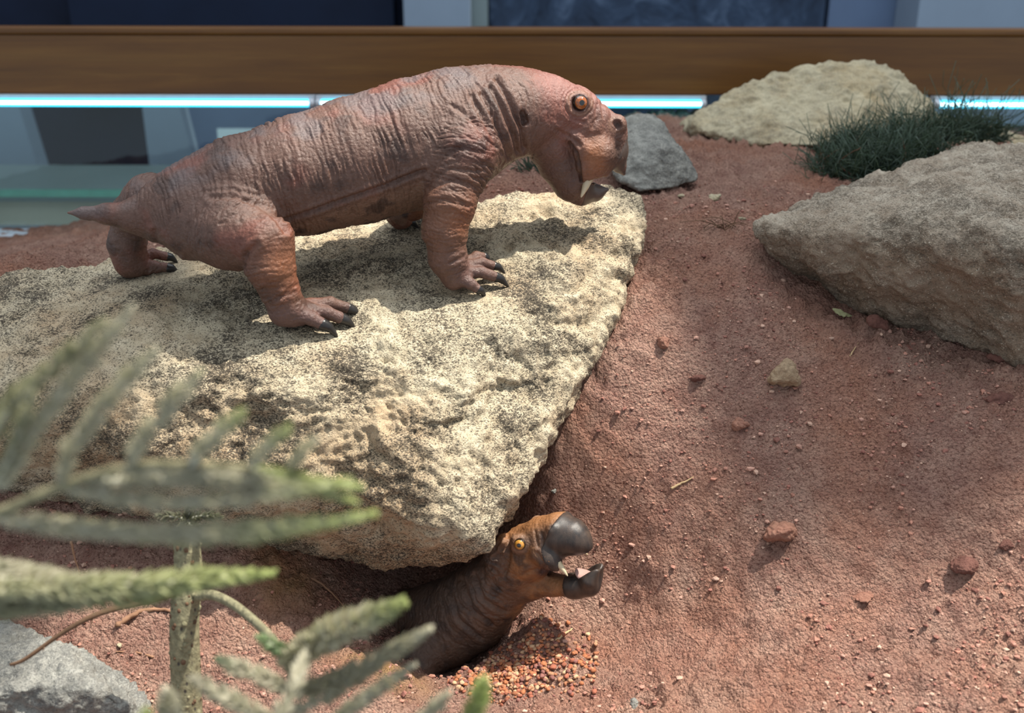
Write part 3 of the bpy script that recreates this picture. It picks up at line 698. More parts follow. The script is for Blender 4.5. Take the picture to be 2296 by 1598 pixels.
for pts, wd, dp in [([(1078,212),(1105,262),(1128,318),(1140,352)], 5, .0028), ([(1100,196),(1128,250),(1150,306),(1158,338)], 5, .0036), ([(1112,178),(1140,225),(1168,290),(1172,330)], 6, .0040),
                    ([(1055,215),(1085,270),(1112,330)], 5, .0020), ([(1010,235),(1060,270),(1100,330)], 5, .0016),
                    ([(640,494),(700,474),(760,452),(860,418),(950,382)], 4.5, .0030), ([(470,442),(530,440),(585,462),(622,492),(640,520)], 6, .0028), ([(455,430),(520,425),(575,440)], 4, .0013), ([(545,598),(552,570),(575,548)], 6, .002),
                    ([(960,390),(990,350),(1035,330),(1080,345)], 6, .0016), ([(955,455),(1000,448),(1050,462)], 5, .0016), ([(965,400),(1010,378),(1070,385)], 4, .0011), ([(960,425),(1010,405),(1075,418)], 4, .0011),
                    ([(1262,230),(1278,262),(1310,275)], 4, .0010), ([(1320,190),(1340,215),(1352,250)], 4, .0006), ([(1335,235),(1338,262),(1328,285)], 4, .0012), ([(1348,232),(1352,262)], 4, .001),
                    ([(640,655),(665,640)], 4, .0014), ([(618,672),(660,655)], 4, .0014), ([(1010,590),(1040,575)], 4, .0012), ([(345,520),(352,545),(400,575)], 5, .002)]:
    crease(pts, wd, dp)
# round wrinkles about the eye
de = np.hypot(u-1299, (v-230)); disp += np.exp(-((de-32)/14)**2) * .0006*np.sin(de*.7 + 4*noise(V*60, 9))
V = V + N * disp[:, None]
# skin colours; shade painted in mouth crease and pits, flank darker below
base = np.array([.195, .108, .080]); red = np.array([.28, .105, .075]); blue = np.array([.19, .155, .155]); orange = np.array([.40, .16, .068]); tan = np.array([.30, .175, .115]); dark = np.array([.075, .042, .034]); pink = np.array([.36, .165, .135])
def mixc(c, t, m): return c + (t - c) * np.clip(m, 0, 1)[:, None]
c = np.tile(base, (len(V), 1))
n1 = fbm(V*14, 3, 2); n2 = fbm(V*30, 3, 7); n3 = fbm(V*22, 4, 19)
c = mixc(c, red, sstep(.05, .35, n1) * .8); c = mixc(c, dark, sstep(.12, .4, n2) * .65)
up = N[:, 2]
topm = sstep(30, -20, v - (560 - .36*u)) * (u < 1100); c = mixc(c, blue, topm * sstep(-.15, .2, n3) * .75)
c = mixc(c, pink, head * sstep(60, 0, v - (30 + .16*(u-1180) + 150)) * .8 + head * .25)
c = mixc(c, orange, np.exp(-(((u-1335)/32)**2 + ((v-350)/48)**2)) * 1.0)
leg = np.maximum(np.exp(-(((u-625)/60)**2 + ((v-600)/70)**2)), np.exp(-(((u-1010)/70)**2 + ((v-500)/90)**2))); c = mixc(c, orange, leg * (.55 + .8*n1))
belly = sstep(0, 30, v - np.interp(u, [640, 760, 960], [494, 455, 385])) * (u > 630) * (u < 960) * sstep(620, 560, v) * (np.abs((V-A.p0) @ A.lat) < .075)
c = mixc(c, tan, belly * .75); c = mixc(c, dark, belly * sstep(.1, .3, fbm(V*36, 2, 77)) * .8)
foot = np.maximum(sstep(670, 710, v) * (u > 540), 0) + np.exp(-(((u-1060)/50)**2 + ((v-615)/45)**2)); foot = np.clip(foot, 0, 1)
c = mixc(c, np.array([.20, .115, .10]), foot * .8)
c = mixc(c, dark, np.exp(-(polyline_dist(u, v, [(1276,318),(1292,342),(1298,372),(1302,404)]) / 3)**2) * .75)  # shade painted along the mouth crease
c = mixc(c, dark, np.exp(-(np.hypot(u-1170, v-262)/12)**2) * .8 + np.exp(-(np.hypot(u-1384, v-279)/8)**2))
c = mixc(c, tan*1.1, np.exp(-((np.hypot(u-1299, v-230)-26)/5)**2) * .6 + np.exp(-((np.hypot(u-1382, v-279)-17)/4)**2) * .5)
c = mixc(c, np.array([.13,.082,.062]), np.exp(-(((u-1385)/26)**2 + ((v-345)/45)**2)) * .9)
jaw = sstep(1195, 1235, u) * sstep(325, 370, v) * sstep(1312, 1298, u); c = mixc(c, np.array([.135, .078, .060]), jaw * .7)
c = mixc(c, np.array([.09,.05,.04]), np.exp(-((np.hypot(u-1299, v-230)-19)/3)**2) * .8)
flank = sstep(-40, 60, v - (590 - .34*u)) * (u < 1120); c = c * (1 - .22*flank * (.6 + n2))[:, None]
c = c * np.array([.84, .79, .77])
baseA = A.at(640, 745, 0); baseA[2] = min(q[2] for q in feetA)
ra = empty('mammal_model', baseA); tag(ra, 'larger reddish-brown wrinkled reptile-like animal model standing on the granite boulder', 'animal model')
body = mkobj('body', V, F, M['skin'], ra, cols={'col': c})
def claws(Bd, toes, parent, mat, keys=None):
    for kx, q in toes.items():
        a = Bd.at(*q[2][:3]); b = Bd.at(*q[3][:3]); k = Bd.at(*q[1][:3]); r = Bd.rad(a, q[2][3]); d = a - k; d /= np.linalg.norm(d)
        mid = (a + b)/2 + np.array([0, 0, .25]) * np.linalg.norm(b - a) * .5
        horn('claw', parent, [a - d*r*.7, a + d*r*.35, mid, b], [r*.6, r*1.0, r*.82, r*.10], mat, 10)
claws(A, toesA, ra, M['claw'])
def tusk(Bd, a, b, r, parent, mir=True):
    pa, pb = Bd.at(*a), Bd.at(*b); rr = Bd.rad(pa, r)
    for f in ((lambda x: x), Bd.mirror) if mir else ((lambda x: x),):
        A0, B0 = f(pa), f(pb); horn('tusk', parent, [A0, A0*.55 + B0*.45, B0], [rr, rr*.75, rr*.12], M['tusk'], 10)
tusk(A, (1320,398,-.027), (1302,442,-.031), 11, ra)
for f in ((lambda x: x), A.mirror):
    ce = f(A.at(1299, 230, -.0345)); fc = (f(A.at(1299,230,-.1)) - f(A.at(1299,230,0))); fc = -A.lat if f is not A.mirror else A.lat
    eyeball(ra, ce, A.rad(ce, 17), fc * .6 - ce / np.linalg.norm(ce) * .4 * (1 if f is not A.mirror else 0) + np.array([.10, 0, .06]), M['eye'])
# beaks follow the head's own surface, a hair proud of it
def shell(Bd, name, parent, mat, clipfn, h=.0014, off=.0006, inner=.006, rng=None):
    lo, hi = rng; n = np.ceil((hi - lo)/h).astype(int) + 1
    G = np.stack(np.meshgrid(*[lo[q] + h*np.arange(n[q]) for q in range(3)], indexing='ij'), -1).reshape(-1, 3)
    d = Bd.eval(G) - off; D = np.maximum(np.maximum(d, -(d + inner)), clipfn(G)).reshape(n)
    V, F = surface_nets(D, lo, h); V = relax(V, F, 3); return mkobj(name, V, F, mat, parent)
def rng_of(Bd, px, w=.05):
    P = np.array([Bd.at(x, y, s) for (x, y) in px for s in (-w, w)]); return P.min(0), P.max(0)
def halfplane(Bd, pts):      # inside a convex outline drawn on the creature's mid plane (metres)
    ns = []; c0 = np.mean([Bd.at(x, y, 0) for x, y in pts], 0)
    for i in range(len(pts)):
        a = Bd.at(*pts[i], 0); b = Bd.at(*pts[(i+1) % len(pts)], 0); n = np.cross(b - a, Bd.lat); n /= np.linalg.norm(n)
        if n @ (c0 - a) > 0: n = -n
        ns.append((n, a @ n))
    return lambda G: np.max([G @ n - d for n, d in ns], 0)
px = [(1394,298),(1440,290),(1440,410),(1345,410)]
shell(A, 'upper_beak', ra, M['beak_grey'], halfplane(A, px), rng=rng_of(A, [(1330,270),(1450,420)]), off=.0003)
px = [(1312,400),(1345,395),(1380,420),(1340,470),(1295,470),(1300,430)]
shell(A, 'lower_beak', ra, M['beak_grey'], halfplane(A, px), rng=rng_of(A, [(1270,380),(1400,480)]))

# ---- creature B: the one looking out of the burrow
B = Body(W(1230, 1240, 1.0), (.5, .87, 0))
B.chain([(800,1450,0,90),(900,1425,0,96),(1000,1398,0,94),(1060,1365,0,88),(1110,1318,0,74),(1150,1270,0,66)], .012, bone=(110, 16, .0022))
B.chain([(1150,1265,0,64),(1190,1236,0,61),(1222,1212,0,54),(1255,1197,0,47)], .006)
B.chain([(1130,1310,0,58),(1185,1308,0,37),(1240,1311,0,23),(1290,1313,0,25),(1320,1308,0,28)], .008)
B.chain([(1322,1300,-.008,18),(1336,1278,-.005,9)], .006, mir=True)
B.chain([(1255,1197,0,47),(1284,1204,0,39),(1305,1216,0,23),(1317,1225,0,10)], .005)
B.chain([(1215,1236,-.020,28),(1232,1252,-.021,24),(1247,1266,-.021,14)], .005, mir=True)
B.ball((1166,1218,-.024,21), .006, mir=True); B.ball((1238,1186,-.017,12), .004, mir=True)
B.chain([(1130,1218,-.020,20),(1112,1245,-.024,22),(1110,1275,-.028,20)], .006)
# mouth hollow and the scoop of the lower beak
B.cone((1222,1281,0,9),(1275,1270,0,18), .003, 'sub'); B.chain([(1275,1270,0,18),(1308,1268,0,24),(1350,1245,0,22)], .003, 'sub')
B.cone((1222,1284,-.02,6),(1290,1276,-.02,12), .003, 'sub', True)
B.ball((1167,1219,-.036,14), .002, 'sub', True); B.cone((1232,1180,-.023,7),(1242,1182,-.023,8), .002, 'sub', True)
B.cone((1110,1317,-.041,6),(1122,1322,-.040,7), .003, 'sub', True)
# fore legs
B.chain([(1000,1430,-.03,66),(950,1462,-.055,54),(922,1510,-.085,42),(945,1570,-.10,33)], .015, bone=(140, 30, .0012))
B.chain([(1060,1400,.03,60),(1090,1400,.05,40),(1125,1392,.055,22)], .015)
V, F = B.mesh(.0026, 1)
V, N = B.fit(V, F); u, v = B.near_uv(V); disp = B.wrinkles(V); head = sstep(1120, 1170, u); disp *= 1 - .85*head
disp += head * .0004 * (-np.clip(1 - np.abs(noise(V*280, 3))*4, 0, 1)) + .0008*fbm(V*45, 3, 5)
for pts, wd, dp in [([(1065,1290),(1085,1345),(1130,1372)], 5, .0026), ([(1035,1300),(1060,1370),(1105,1400)], 5, .0024), ([(1005,1310),(1030,1390),(1080,1430)], 5, .002), ([(1205,1240),(1222,1262),(1215,1280)], 4, .0012), ([(1205,1275),(1180,1285)], 4, .0012),
                    ([(1140,1205),(1142,1250),(1132,1290)], 5, .0022), ([(1250,1256),(1240,1250),(1228,1252)], 3, .001), ([(1215,1195),(1222,1225)], 3, .0008), ([(1200,1190),(1207,1225)], 3, .0008)]: crease(pts, wd, dp)
disp += np.exp(-(polyline_dist(u, v, [(1130,1212),(1112,1245),(1108,1285)]) / 24)**2) * .0035 * fbm(V*95, 2, 13, .5, 2)
V = V + N * disp[:, None]
base = np.array([.155, .082, .050]); org = np.array([.36, .16, .062]); dark = np.array([.05, .030, .024]); gry = np.array([.15, .105, .085])
c = np.tile(base, (len(V), 1)); n1 = fbm(V*22, 3, 2); n2 = fbm(V*48, 3, 7)
c = mixc(c, org, sstep(-.05, .3, n1) * .8 * head + .15*sstep(0, .3, n1)); c = mixc(c, dark, sstep(.0, .3, n2) * .75)
c = mixc(c, org, np.exp(-(polyline_dist(u, v, [(1130,1195),(1200,1165),(1250,1155),(1280,1160)]) / 22)**2) * .9)
c = mixc(c, org, np.exp(-(polyline_dist(u, v, [(1180,1320),(1250,1318)]) / 16)**2) * .5)
c = mixc(c, gry, sstep(1130, 1060, u) * .5)
c = mixc(c, tan*1.1, np.exp(-((np.hypot(u-1166, v-1218)-19)/4)**2) * .7)
c = mixc(c, np.array([.06,.03,.03]), np.exp(-(polyline_dist(u, v, [(1215,1281),(1275,1274)]) / 14)**2) * .9)
c = mixc(c, dark*.5, np.exp(-(np.hypot(u-1240, v-1182)/9)**2) + np.exp(-(np.hypot(u-1117, v-1320)/9)**2))
baseB = B.at(1000, 1500, 0)
rb = empty('mammal_model', baseB); tag(rb, 'dark brown animal model with open black beak peering out of the burrow', 'animal model')
bodyB = mkobj('body', V, F, M['skin_dark'], rb, cols={'col': c})
for f in ((lambda x: x), B.mirror):
    ce = f(B.at(1167, 1219, -.0305)); fc = -B.lat if f is not B.mirror else B.lat
    eyeball(rb, ce, B.rad(ce, 13.5), fc * .7 - ce / np.linalg.norm(ce) * .5 * (1 if f is not B.mirror else 0) + np.array([.12, 0, .0]), M['eye2'])
tusk(B, (1253,1262,-.022), (1274,1291,-.026), 8, rb)
px = [(1262,1140),(1350,1140),(1350,1242),(1290,1262),(1268,1262),(1240,1205)]
shell(B, 'upper_beak', rb, M['beak_black'], halfplane(B, px), rng=rng_of(B, [(1215,1120),(1360,1280)]), off=.0009)
px = [(1268,1284),(1350,1240),(1380,1300),(1340,1360),(1285,1350)]
shell(B, 'lower_beak', rb, M['beak_black'], halfplane(B, px), rng=rng_of(B, [(1230,1240),(1370,1360)]), off=.0007)
# pink palate patch on the floor of the lower beak
pc = B.at(1312, 1289, 0); Vb, Fb = ball_mesh(0, 1, 12); fw = np.cross(B.lat, [0,0,1]); fw = fw/np.linalg.norm(fw) * (1 if fw[0] > 0 else -1)
T = np.outer(Vb[:,0]*.012, fw) + np.outer(Vb[:,1]*.010, B.lat) + np.outer(Vb[:,2]*.004, [0,0,1]) + np.outer(Vb[:,0]**2*.004, [0,0,1])
mkobj('tongue', pc + T, Fb, M['mouth'], rb)
for (a, b) in [((1140,1372,.055),(1192,1366,.06)), ((1125,1392,.05),(1160,1402,.05))]:
    a, b = B.at(*a), B.at(*b); horn('claw', rb, [a, (a+b)/2 + np.array([0,0,.003]), b], [.0055, .0045, .0008], M['claw_pale'])

# ------------------------------------------------------------------ loose crumbs and pellets on the soil
def ico(sub=0):
    bm = bmesh.new(); bmesh.ops.create_icosphere(bm, subdivisions=max(1, sub), radius=1.0)
    V = np.array([q.co[:] for q in bm.verts]); F = np.array([[q.index for q in f.verts] for f in bm.faces]); bm.free(); return V, F
def scatter(name, P, R, cols, mat, sub, label, cat, squash=.75, rough=.28, parent=None):
    V0, F0 = ico(sub); n = len(P); k = len(V0)
    J = 1 + rough * RS.normal(size=(n, k)) * .6; S = np.stack([RS.uniform(.75, 1.3, n), RS.uniform(.75, 1.3, n), np.full(n, squash)], 1)
    V = V0[None] * J[:, :, None] * S[:, None, :] * R[:, None, None]
    a = RS.uniform(0, 6.28, n); ca, sa = np.cos(a)[:, None], np.sin(a)[:, None]
    V = np.stack([V[..., 0]*ca - V[..., 1]*sa, V[..., 0]*sa + V[..., 1]*ca, V[..., 2]], -1) + P[:, None, :]
    F = (F0[None] + (np.arange(n) * k)[:, None, None]).reshape(-1, 3)
    o = mkobj(name, V.reshape(-1, 3), F, mat, parent, cols={'col': np.repeat(cols, k, 0)}, smooth=sub > 1)
    o['kind'] = 'stuff'
    if parent is None: tag(o, label, cat)
    return o
n = 1250
x = RS.normal(.005, .045, n); y = RS.normal(.945, .026, n); ok = (x > -.075) & (x < .10) & (y > .885) & (y < 1.01); x, y = x[ok], y[ok]
r = RS.uniform(.0013, .0031, len(x)); P = np.stack([x, y, soil_z(x, y) + r*.45], 1)
pal = np.array([[.42,.17,.09],[.50,.26,.15],[.34,.12,.075],[.56,.36,.22],[.27,.12,.10],[.46,.17,.08]]); cc = pal[RS.randint(0, 6, len(x))] * RS.uniform(.8, 1.15, (len(x), 1))
scatter('gravel_pellets', P, r, cc, M['gravel'], 2, 'loose orange-red gravel pellets below the burrow creature\'s chin', 'gravel')
n = 26000
x = RS.uniform(-.65, .85, n); y = .76 + .85 * RS.uniform(0, 1, n)**1.3; Q = np.stack([x, y, 0*x], 1)
ok = (fbm(Q*7, 3, 51) + .14*RS.normal(size=n) > .06); x, y = x[ok], y[ok]
r = .0008 + .0010 * RS.exponential(.7, len(x)); r = np.clip(r, 0, .0042); P = np.stack([x, y, soil_z(x, y) + r*.2], 1)
pal = 1.2*np.array([[.33,.165,.125],[.42,.24,.185],[.26,.115,.09],[.48,.31,.235],[.22,.10,.078],[.38,.185,.135]]); cc = pal[RS.randint(0, 6, len(x))] * RS.uniform(.85, 1.15, (len(x), 1))
scatter('soil_crumbs', P, r, cc, M['gravel'], 1, 'crumbs of red soil strewn over the whole slope', 'soil crumbs', .7, .35, soil)

# ------------------------------------------------------------------ single small stones, clods and flakes
def clod(name, u, v, rx, ry, rz, mat, label, cat, seed, rot=0, group=None, sink=.3):
    c = on_soil(u, v); s = dep(c) / FPX; rs = np.random.RandomState(seed)
    d = rs.normal(size=(16, 3)); d /= np.linalg.norm(d, axis=1)[:, None]
    d = d * rs.uniform(.82, 1.12, (16, 1)) * np.array([rx, ry, rz]) * s
    cr, sr = math.cos(rot), math.sin(rot); d = np.stack([d[:,0]*cr - d[:,2]*sr, d[:,1], d[:,0]*sr + d[:,2]*cr], 1)
    c = c + np.array([0, 0, rz * s * (1 - 2*sink) * .6]); sc = max(rx, rz) * s
    return stone(name, [c + d], max(.0011, sc / 11), mat, label, cat, 1, sc * .06, amps=((sc*.22, .8/sc, 0), (sc*.12, 2.2/sc, 1), (sc*.05, 6/sc, 0)), seed=seed, group=group)
clod('tan_stone', 1757, 862, 50, 40, 42, M['stone_tan'], 'tan angular stone lying alone on the middle of the slope', 'stone', 5, -.2, sink=.1)
clod('earth_clod', 1745, 1215, 46, 40, 48, M['clod_pink'], 'pale crumbly clod standing right of the burrow creature\'s beak', 'clod', 6, sink=.1)
clod('earth_clod', 2160, 1268, 38, 34, 24, M['clod_red'], 'dark red clod near the right edge, left of a smaller one', 'clod', 8, .3)
clod('earth_clod', 2256, 1222, 20, 18, 15, M['clod_red'], 'small dark red clod close to the right edge', 'clod', 9)
clod('earth_clod', 1660, 955, 26, 22, 18, M['clod_pink'], 'small pale clod just below the tan stone', 'clod', 12)
clod('earth_clod', 1490, 772, 24, 22, 18, M['clod_pink'], 'small pale clod beside the boulder\'s right edge', 'clod', 13)
clod('earth_clod', 2240, 805, 45, 30, 20, M['clod_red'], 'flat reddish clod at the foot of the leaning boulder\'s right end', 'clod', 14)
clod('earth_clod', 2235, 895, 52, 36, 20, M['clod_red'], 'broad reddish clod under the leaning boulder near the right edge', 'clod', 15)
clod('earth_clod', 1935, 1340, 36, 26, 12, M['clod_pink'], 'flat pinkish clod low on the slope, below the dark red clod', 'clod', 16, .25)
clod('earth_clod', 1565, 940 - 90, 22, 20, 14, M['clod_red'], 'small reddish clod between the boulder edge and the tan stone', 'clod', 17)
clod('pebble', 1420, 1580, 20, 18, 14, M['stone_grey'], 'grey-green pebble at the bottom edge in front of the gravel', 'pebble', 18)
clod('pebble', 1600, 445, 22, 20, 13, M['stone_pale'], 'pale pebble on the soil right of the grey stone, biggest of its scatter', 'pebble', 19, 0, 'pale pebbles by the grey stone')
clod('pebble', 1527, 440, 11, 10, 7, M['stone_pale'], 'tiny pale pebble nearest the grey stone', 'pebble', 20, 0, 'pale pebbles by the grey stone')
clod('pebble', 1662, 492, 15, 12, 7, M['stone_pale'], 'flat pale pebble above the dry twig tuft', 'pebble', 21, 0, 'pale pebbles by the grey stone')
clod('pebble', 1242, 1102, 9, 9, 9, M['stone_grey'], 'tiny grey pebble on the bank above the burrow creature\'s head', 'pebble', 22)
clod('stone_flake', 1882, 712, 48, 18, 17, M['flake_green'], 'pale green flake tucked under the leaning boulder', 'flake', 23, -.35, sink=-.2)
clod('stone_flake', 1966, 738, 52, 22, 22, M['clod_red'], 'dark brown-red flake tucked under the leaning boulder', 'flake', 24, -.5, sink=-.2)
clod('pebble', 166, 1470 - 10, 13, 12, 9, M['stone_grey'], 'small grey pebble left of the conifer trunk above the corner stone', 'pebble', 25)
clod('pebble', 268, 1450, 9, 9, 7, M['stone_pale'], 'tiny white pebble left of the conifer trunk', 'pebble', 26)

# ------------------------------------------------------------------ twigs, straws and roots
def strand(name, pts, r, mat, label=None, cat=None, group=None, parent=None, sides=7, tip=.4):
    pts = [np.array(q, float) for q in pts]; P = []
    for i in range(len(pts) - 1):
        p0, p1, p2, p3 = pts[max(i-1,0)], pts[i], pts[i+1], pts[min(i+2,len(pts)-1)]
        for t in np.linspace(0, 1, 6, endpoint=False): P.append(.5*((2*p1)+(-p0+p2)*t+(2*p0-5*p1+4*p2-p3)*t*t+(-p0+3*p1-3*p2+p3)*t**3))
    P.append(pts[-1]); n = len(P); P = np.array(P) + RS.normal(size=(n, 3)) * r * .15
    mb = MB(); mb.tube(P, np.linspace(r, r*tip, n), sides); V, F = mb.done(); o = mkobj(name, V, F, mat, parent)
    if label: tag(o, label, cat, group)
    return o
def soil_pts(L, lift=.002): 
    out = []
    for (u, v) in L:
        q = on_soil(u, v); q[2] += lift; out.append(q)
    return out
strand('straw', soil_pts([(1505,1098),(1530,1085),(1556,1072)]), .0018, M['straw'], 'pale straw stalk lying mid-slope right of the boulder', 'straw')
strand('straw', soil_pts([(1246,1440),(1268,1424),(1284,1412)]), .0022, M['straw'], 'pale straw stub on the soil right of the gravel', 'straw')
strand('straw', soil_pts([(1905,800),(1918,780),(1924,770)]), .0009, M['straw'], 'thin straw below the green flake', 'straw')
strand('root', soil_pts([(265,1410),(300,1385),(345,1372),(392,1378)], .003), .0036, M['root'], 'tan bent root left of the conifer trunk', 'root')
strand('root', soil_pts([(345,1478),(310,1468),(262,1466)], .002), .0015, M['root'], 'thin root left of the conifer trunk, below the bent root', 'root')
strand('root', [W(640,1288,1.03), W(690,1312,1.03), W(735,1335,1.025), W(765,1358,1.02)], .0036, M['root'], 'thick tan root hanging in the burrow\'s left wall', 'root')
strand('root', [W(680,1290,1.03), W(715,1305,1.02), W(745,1330,1.015), W(772,1360,1.01)], .0018, M['root'], 'thin forked root beside the thick root in the burrow', 'root')
strand('straw', [W(160,1215,.96), W(168,1250,.955), W(180,1290,.95)], .0016, M['root'], 'reddish dry stalk upright left of the conifer trunk', 'straw')
tw = empty('twig_tuft', on_soil(1620, 510)); tag(tw, 'small dry twig tuft on the shaded soil left of the leaning boulder', 'twigs')
for i in range(11):
    b = np.array(tw['_w']) + RS.normal(size=3) * np.array([.012, .008, 0]); d = RS.normal(size=3) * np.array([.03, .015, .006]) + np.array([0, 0, .010])
    strand('twig', [b, b + d*.5 + np.array([0,0,.006]), b + d], .0008, M['twig'], parent=tw, sides=4)

# ------------------------------------------------------------------ wiry shrubs
def shrub(name, spots, n, L, label, seed):
    rs = np.random.RandomState(seed); base = np.mean([q[0] for q in spots], 0); e = empty(name, base); tag(e, label, 'shrub')
    mb = MB(); cols = []
    wts = np.array([q[1] for q in spots]); wts = wts / wts.sum()
    for i in range(n):
        c, r = spots[rs.choice(len(spots), p=wts)]
        th = rs.uniform(0, 6.28); rr = r * math.sqrt(rs.uniform()); b = c + np.array([math.cos(th)*rr, math.sin(th)*rr*.7, rs.uniform(0, .8) * r * (1 - (rr/r)**2)])
        d = rs.normal(size=3) * .55 + np.array([math.cos(th)*.5, math.sin(th)*.4, .9]); d /= np.linalg.norm(d); l = L * rs.uniform(.45, 1.1); cv = rs.normal(size=3) * .95
        ph = rs.uniform(0, 6.28); hx = rs.normal(size=3) * .16; hy = rs.normal(size=3) * .16; pts = [b + d*l*t + cv*l*t*t*.6 + l*t*(hx*math.sin(ph + 7*t) + hy*math.cos(ph + 7*t)) for t in np.linspace(0, 1, 6)]
        k = mb.n; mb.tube(pts, np.linspace(.0011, .0005, 6) * rs.uniform(.8, 1.3), 3); g = rs.uniform(.5, 1.35)
        cols.append(np.tile(np.array([.075, .115, .092]) * g + (rs.uniform() < .15) * .05, (mb.n - k, 1)))
    V, F = mb.done(); o = mkobj('strands', V, F, M['shrub'], e, cols={'col': np.concatenate(cols)}); o['kind'] = 'stuff'
    for k in range(5):
        c, r = spots[k % len(spots)]; strand('stem', [c + rs.normal(size=3)*.01, c + np.array([rs.normal()*.02, rs.normal()*.01, .03]), c + np.array([rs.normal()*.03, rs.normal()*.02, .06])], .002, M['twig'], parent=e, sides=5)
    return e
sp_ = [(W(1855,415,1.64), .03), (W(1925,405,1.63), .035), (W(2000,392,1.63), .035), (W(1875,395,1.68), .045), (W(1940,365,1.72), .05), (W(2010,340,1.76), .055), (W(2080,320,1.80), .055), (W(2150,310,1.84), .05), (W(2205,315,1.86), .035), (W(1980,385,1.66), .045), (W(2060,370,1.68), .04), (W(1900,345,1.75), .03)]
shrub('wiry_shrub', sp_, 2800, .048, 'dark green wiry shrub between the pale and the leaning boulders', 3)
shrub('wiry_shrub', [(W(1205,395,1.58), .018), (W(1228,398,1.57), .014)], 260, .026, 'tiny dark green tuft under the standing creature\'s throat', 4)

# ------------------------------------------------------------------ foreground conifer
OLIVE = np.array([.62, .58, .40]); GREY = np.array([.78, .71, .56]); LIME = np.array([.60, .66, .26]); PALE = np.array([.72, .70, .58]); DEEP = np.array([.16, .22, .13])
def catmull(pts, m=8):
    pts = [np.array(q, float) for q in pts]; P = []
    for i in range(len(pts) - 1):
        p0, p1, p2, p3 = pts[max(i-1,0)], pts[i], pts[i+1], pts[min(i+2,len(pts)-1)]
        for t in np.linspace(0, 1, m, endpoint=False): P.append(.5*((2*p1)+(-p0+p2)*t+(2*p0-5*p1+4*p2-p3)*t*t+(-p0+3*p1-3*p2+p3)*t**3))
    P.append(pts[-1]); return np.array(P)
def sprig(parent, px, hw, tipc=LIME, basec=GREY, n=None, name='branchlet', ax=.0011, limefrom=.55, seed=0):
    rs = np.random.RandomState(seed + int(px[0][0]*7 + px[0][1])); P = catmull([W(*q) for q in px]); T = np.gradient(P, axis=0)
    seg = np.linalg.norm(np.diff(P, axis=0), axis=1); cum = np.concatenate([[0], np.cumsum(seg)]); Lt = cum[-1]
    l = hw * dep(P[len(P)//2]) / FPX
    hw = hw * 1.22; n = n or int(Lt / .00026); mb = MB(); mb.tube(P, np.linspace(ax*1.4, ax*.5, len(P)), 6); cols = [np.tile(PALE, (mb.n, 1))]
    for i in range(n):
        t = rs.uniform(0, 1); s = t * Lt; c = np.array([np.interp(s, cum, P[:,k]) for k in range(3)]); d = np.array([np.interp(s, cum, T[:,k]) for k in range(3)]); d /= np.linalg.norm(d)
        r = rs.normal(size=3); r -= (r @ d) * d; r /= np.linalg.norm(r)
        ln = l * rs.uniform(.85, 1.25) * (1 - .72*max(0, t-.72)/.28) * (.75 + .25*min(1, t/.12)) * 1.15; a = math.radians(rs.uniform(38, 58))
        dr = d*math.cos(a) + r*math.sin(a); tip = c + dr*ln + d*ln*.18; mid = c + dr*ln*.55 + r*ln*.08
        k = mb.n; mb.tube([c, mid, tip], [.00040*l/.004, .00052*l/.004, .00010], 4, False)
        f = np.clip((t - limefrom)/(1 - limefrom), 0, 1) if limefrom < 1 else 0; col = basec + (tipc - basec)*f; col = col + (DEEP - col)*rs.uniform(0, .18)*(1-f)
        cols.append(np.tile(col * rs.uniform(.8, 1.2), (mb.n - k, 1)))
    V, F = mb.done(); return mkobj(name, V, F, M['needle'], parent, cols={'col': np.concatenate(cols)})
def bare(parent, name, px, r0, r1, mat, thorns=0, cols=True):
    P = catmull([W(*q) for q in px]); mb = MB(); mb.tube(P, np.linspace(r0, r1, len(P)), 10)
    for i in range(thorns):
        k = RS.randint(1, len(P)-1); t = P[k+1] - P[k-1]; t /= np.linalg.norm(t); r = RS.normal(size=3); r[2] = -abs(r[2]); r -= (r @ t)*t; r /= np.linalg.norm(r)
        ln = RS.uniform(.003, .010) if i % 3 == 0 else RS.uniform(.0015, .003); mb.tube([P[k] + r*r1*.5, P[k] + r*ln*.6 + t*ln*.3, P[k] + r*ln + t*ln*.5], [.0007, .0005, .0001], 4)
    V, F = mb.done(); return mkobj(name, V, F, mat, parent)
tb = on_soil(420, 1640, .6); 
con = empty('conifer_sapling', tb); tag(con, 'young conifer with a scarred pale green trunk in the left foreground', 'sapling')
# trunk with raised leaf scars
P = catmull([W(424,1700,.78), W(420,1560,.79), W(415,1400,.80), W(424,1300,.81), W(421,1240,.815), W(420,1195,.82), W(421,1165,.822)]); rr = 37*.85/2200
rl = np.linspace(rr*1.05, rr*.80, len(P)); rl[-8:] *= np.linspace(1, .35, 8); mb = MB(); mb.tube(P, rl, 20); V, F = mb.done(); trunk = mkobj('trunk', V, F, M['bark'], con)
V0, F0 = ico(1)
for i in range(90):
    t = RS.uniform(.02, .85); k = t*(len(P)-1); k0 = int(k); c = P[k0] + (P[k0+1]-P[k0])*(k-k0); a = RS.uniform(-2.9, .2); rad = rr*(1.05 - .33*t)
    nn = np.array([math.cos(a), math.sin(a), 0]); q = c + nn*rad*.97; o = mkobj('leaf_scar', q + V0 * np.array([.0024, .0024, .0030]) * RS.uniform(.7, 1.3), F0, M['twig'] if i % 2 else M['bark'], trunk)
for q in ([(421,1168,.82),(395,1160,.81),(350,1158,.80)], [(421,1168,.82),(450,1158,.815),(500,1160,.81)], [(421,1168,.82),(424,1150,.82),(430,1128,.82)], [(421,1170,.82),(440,1185,.80),(470,1190,.78)]): sprig(con, q, 13, OLIVE*.35, OLIVE*.28)
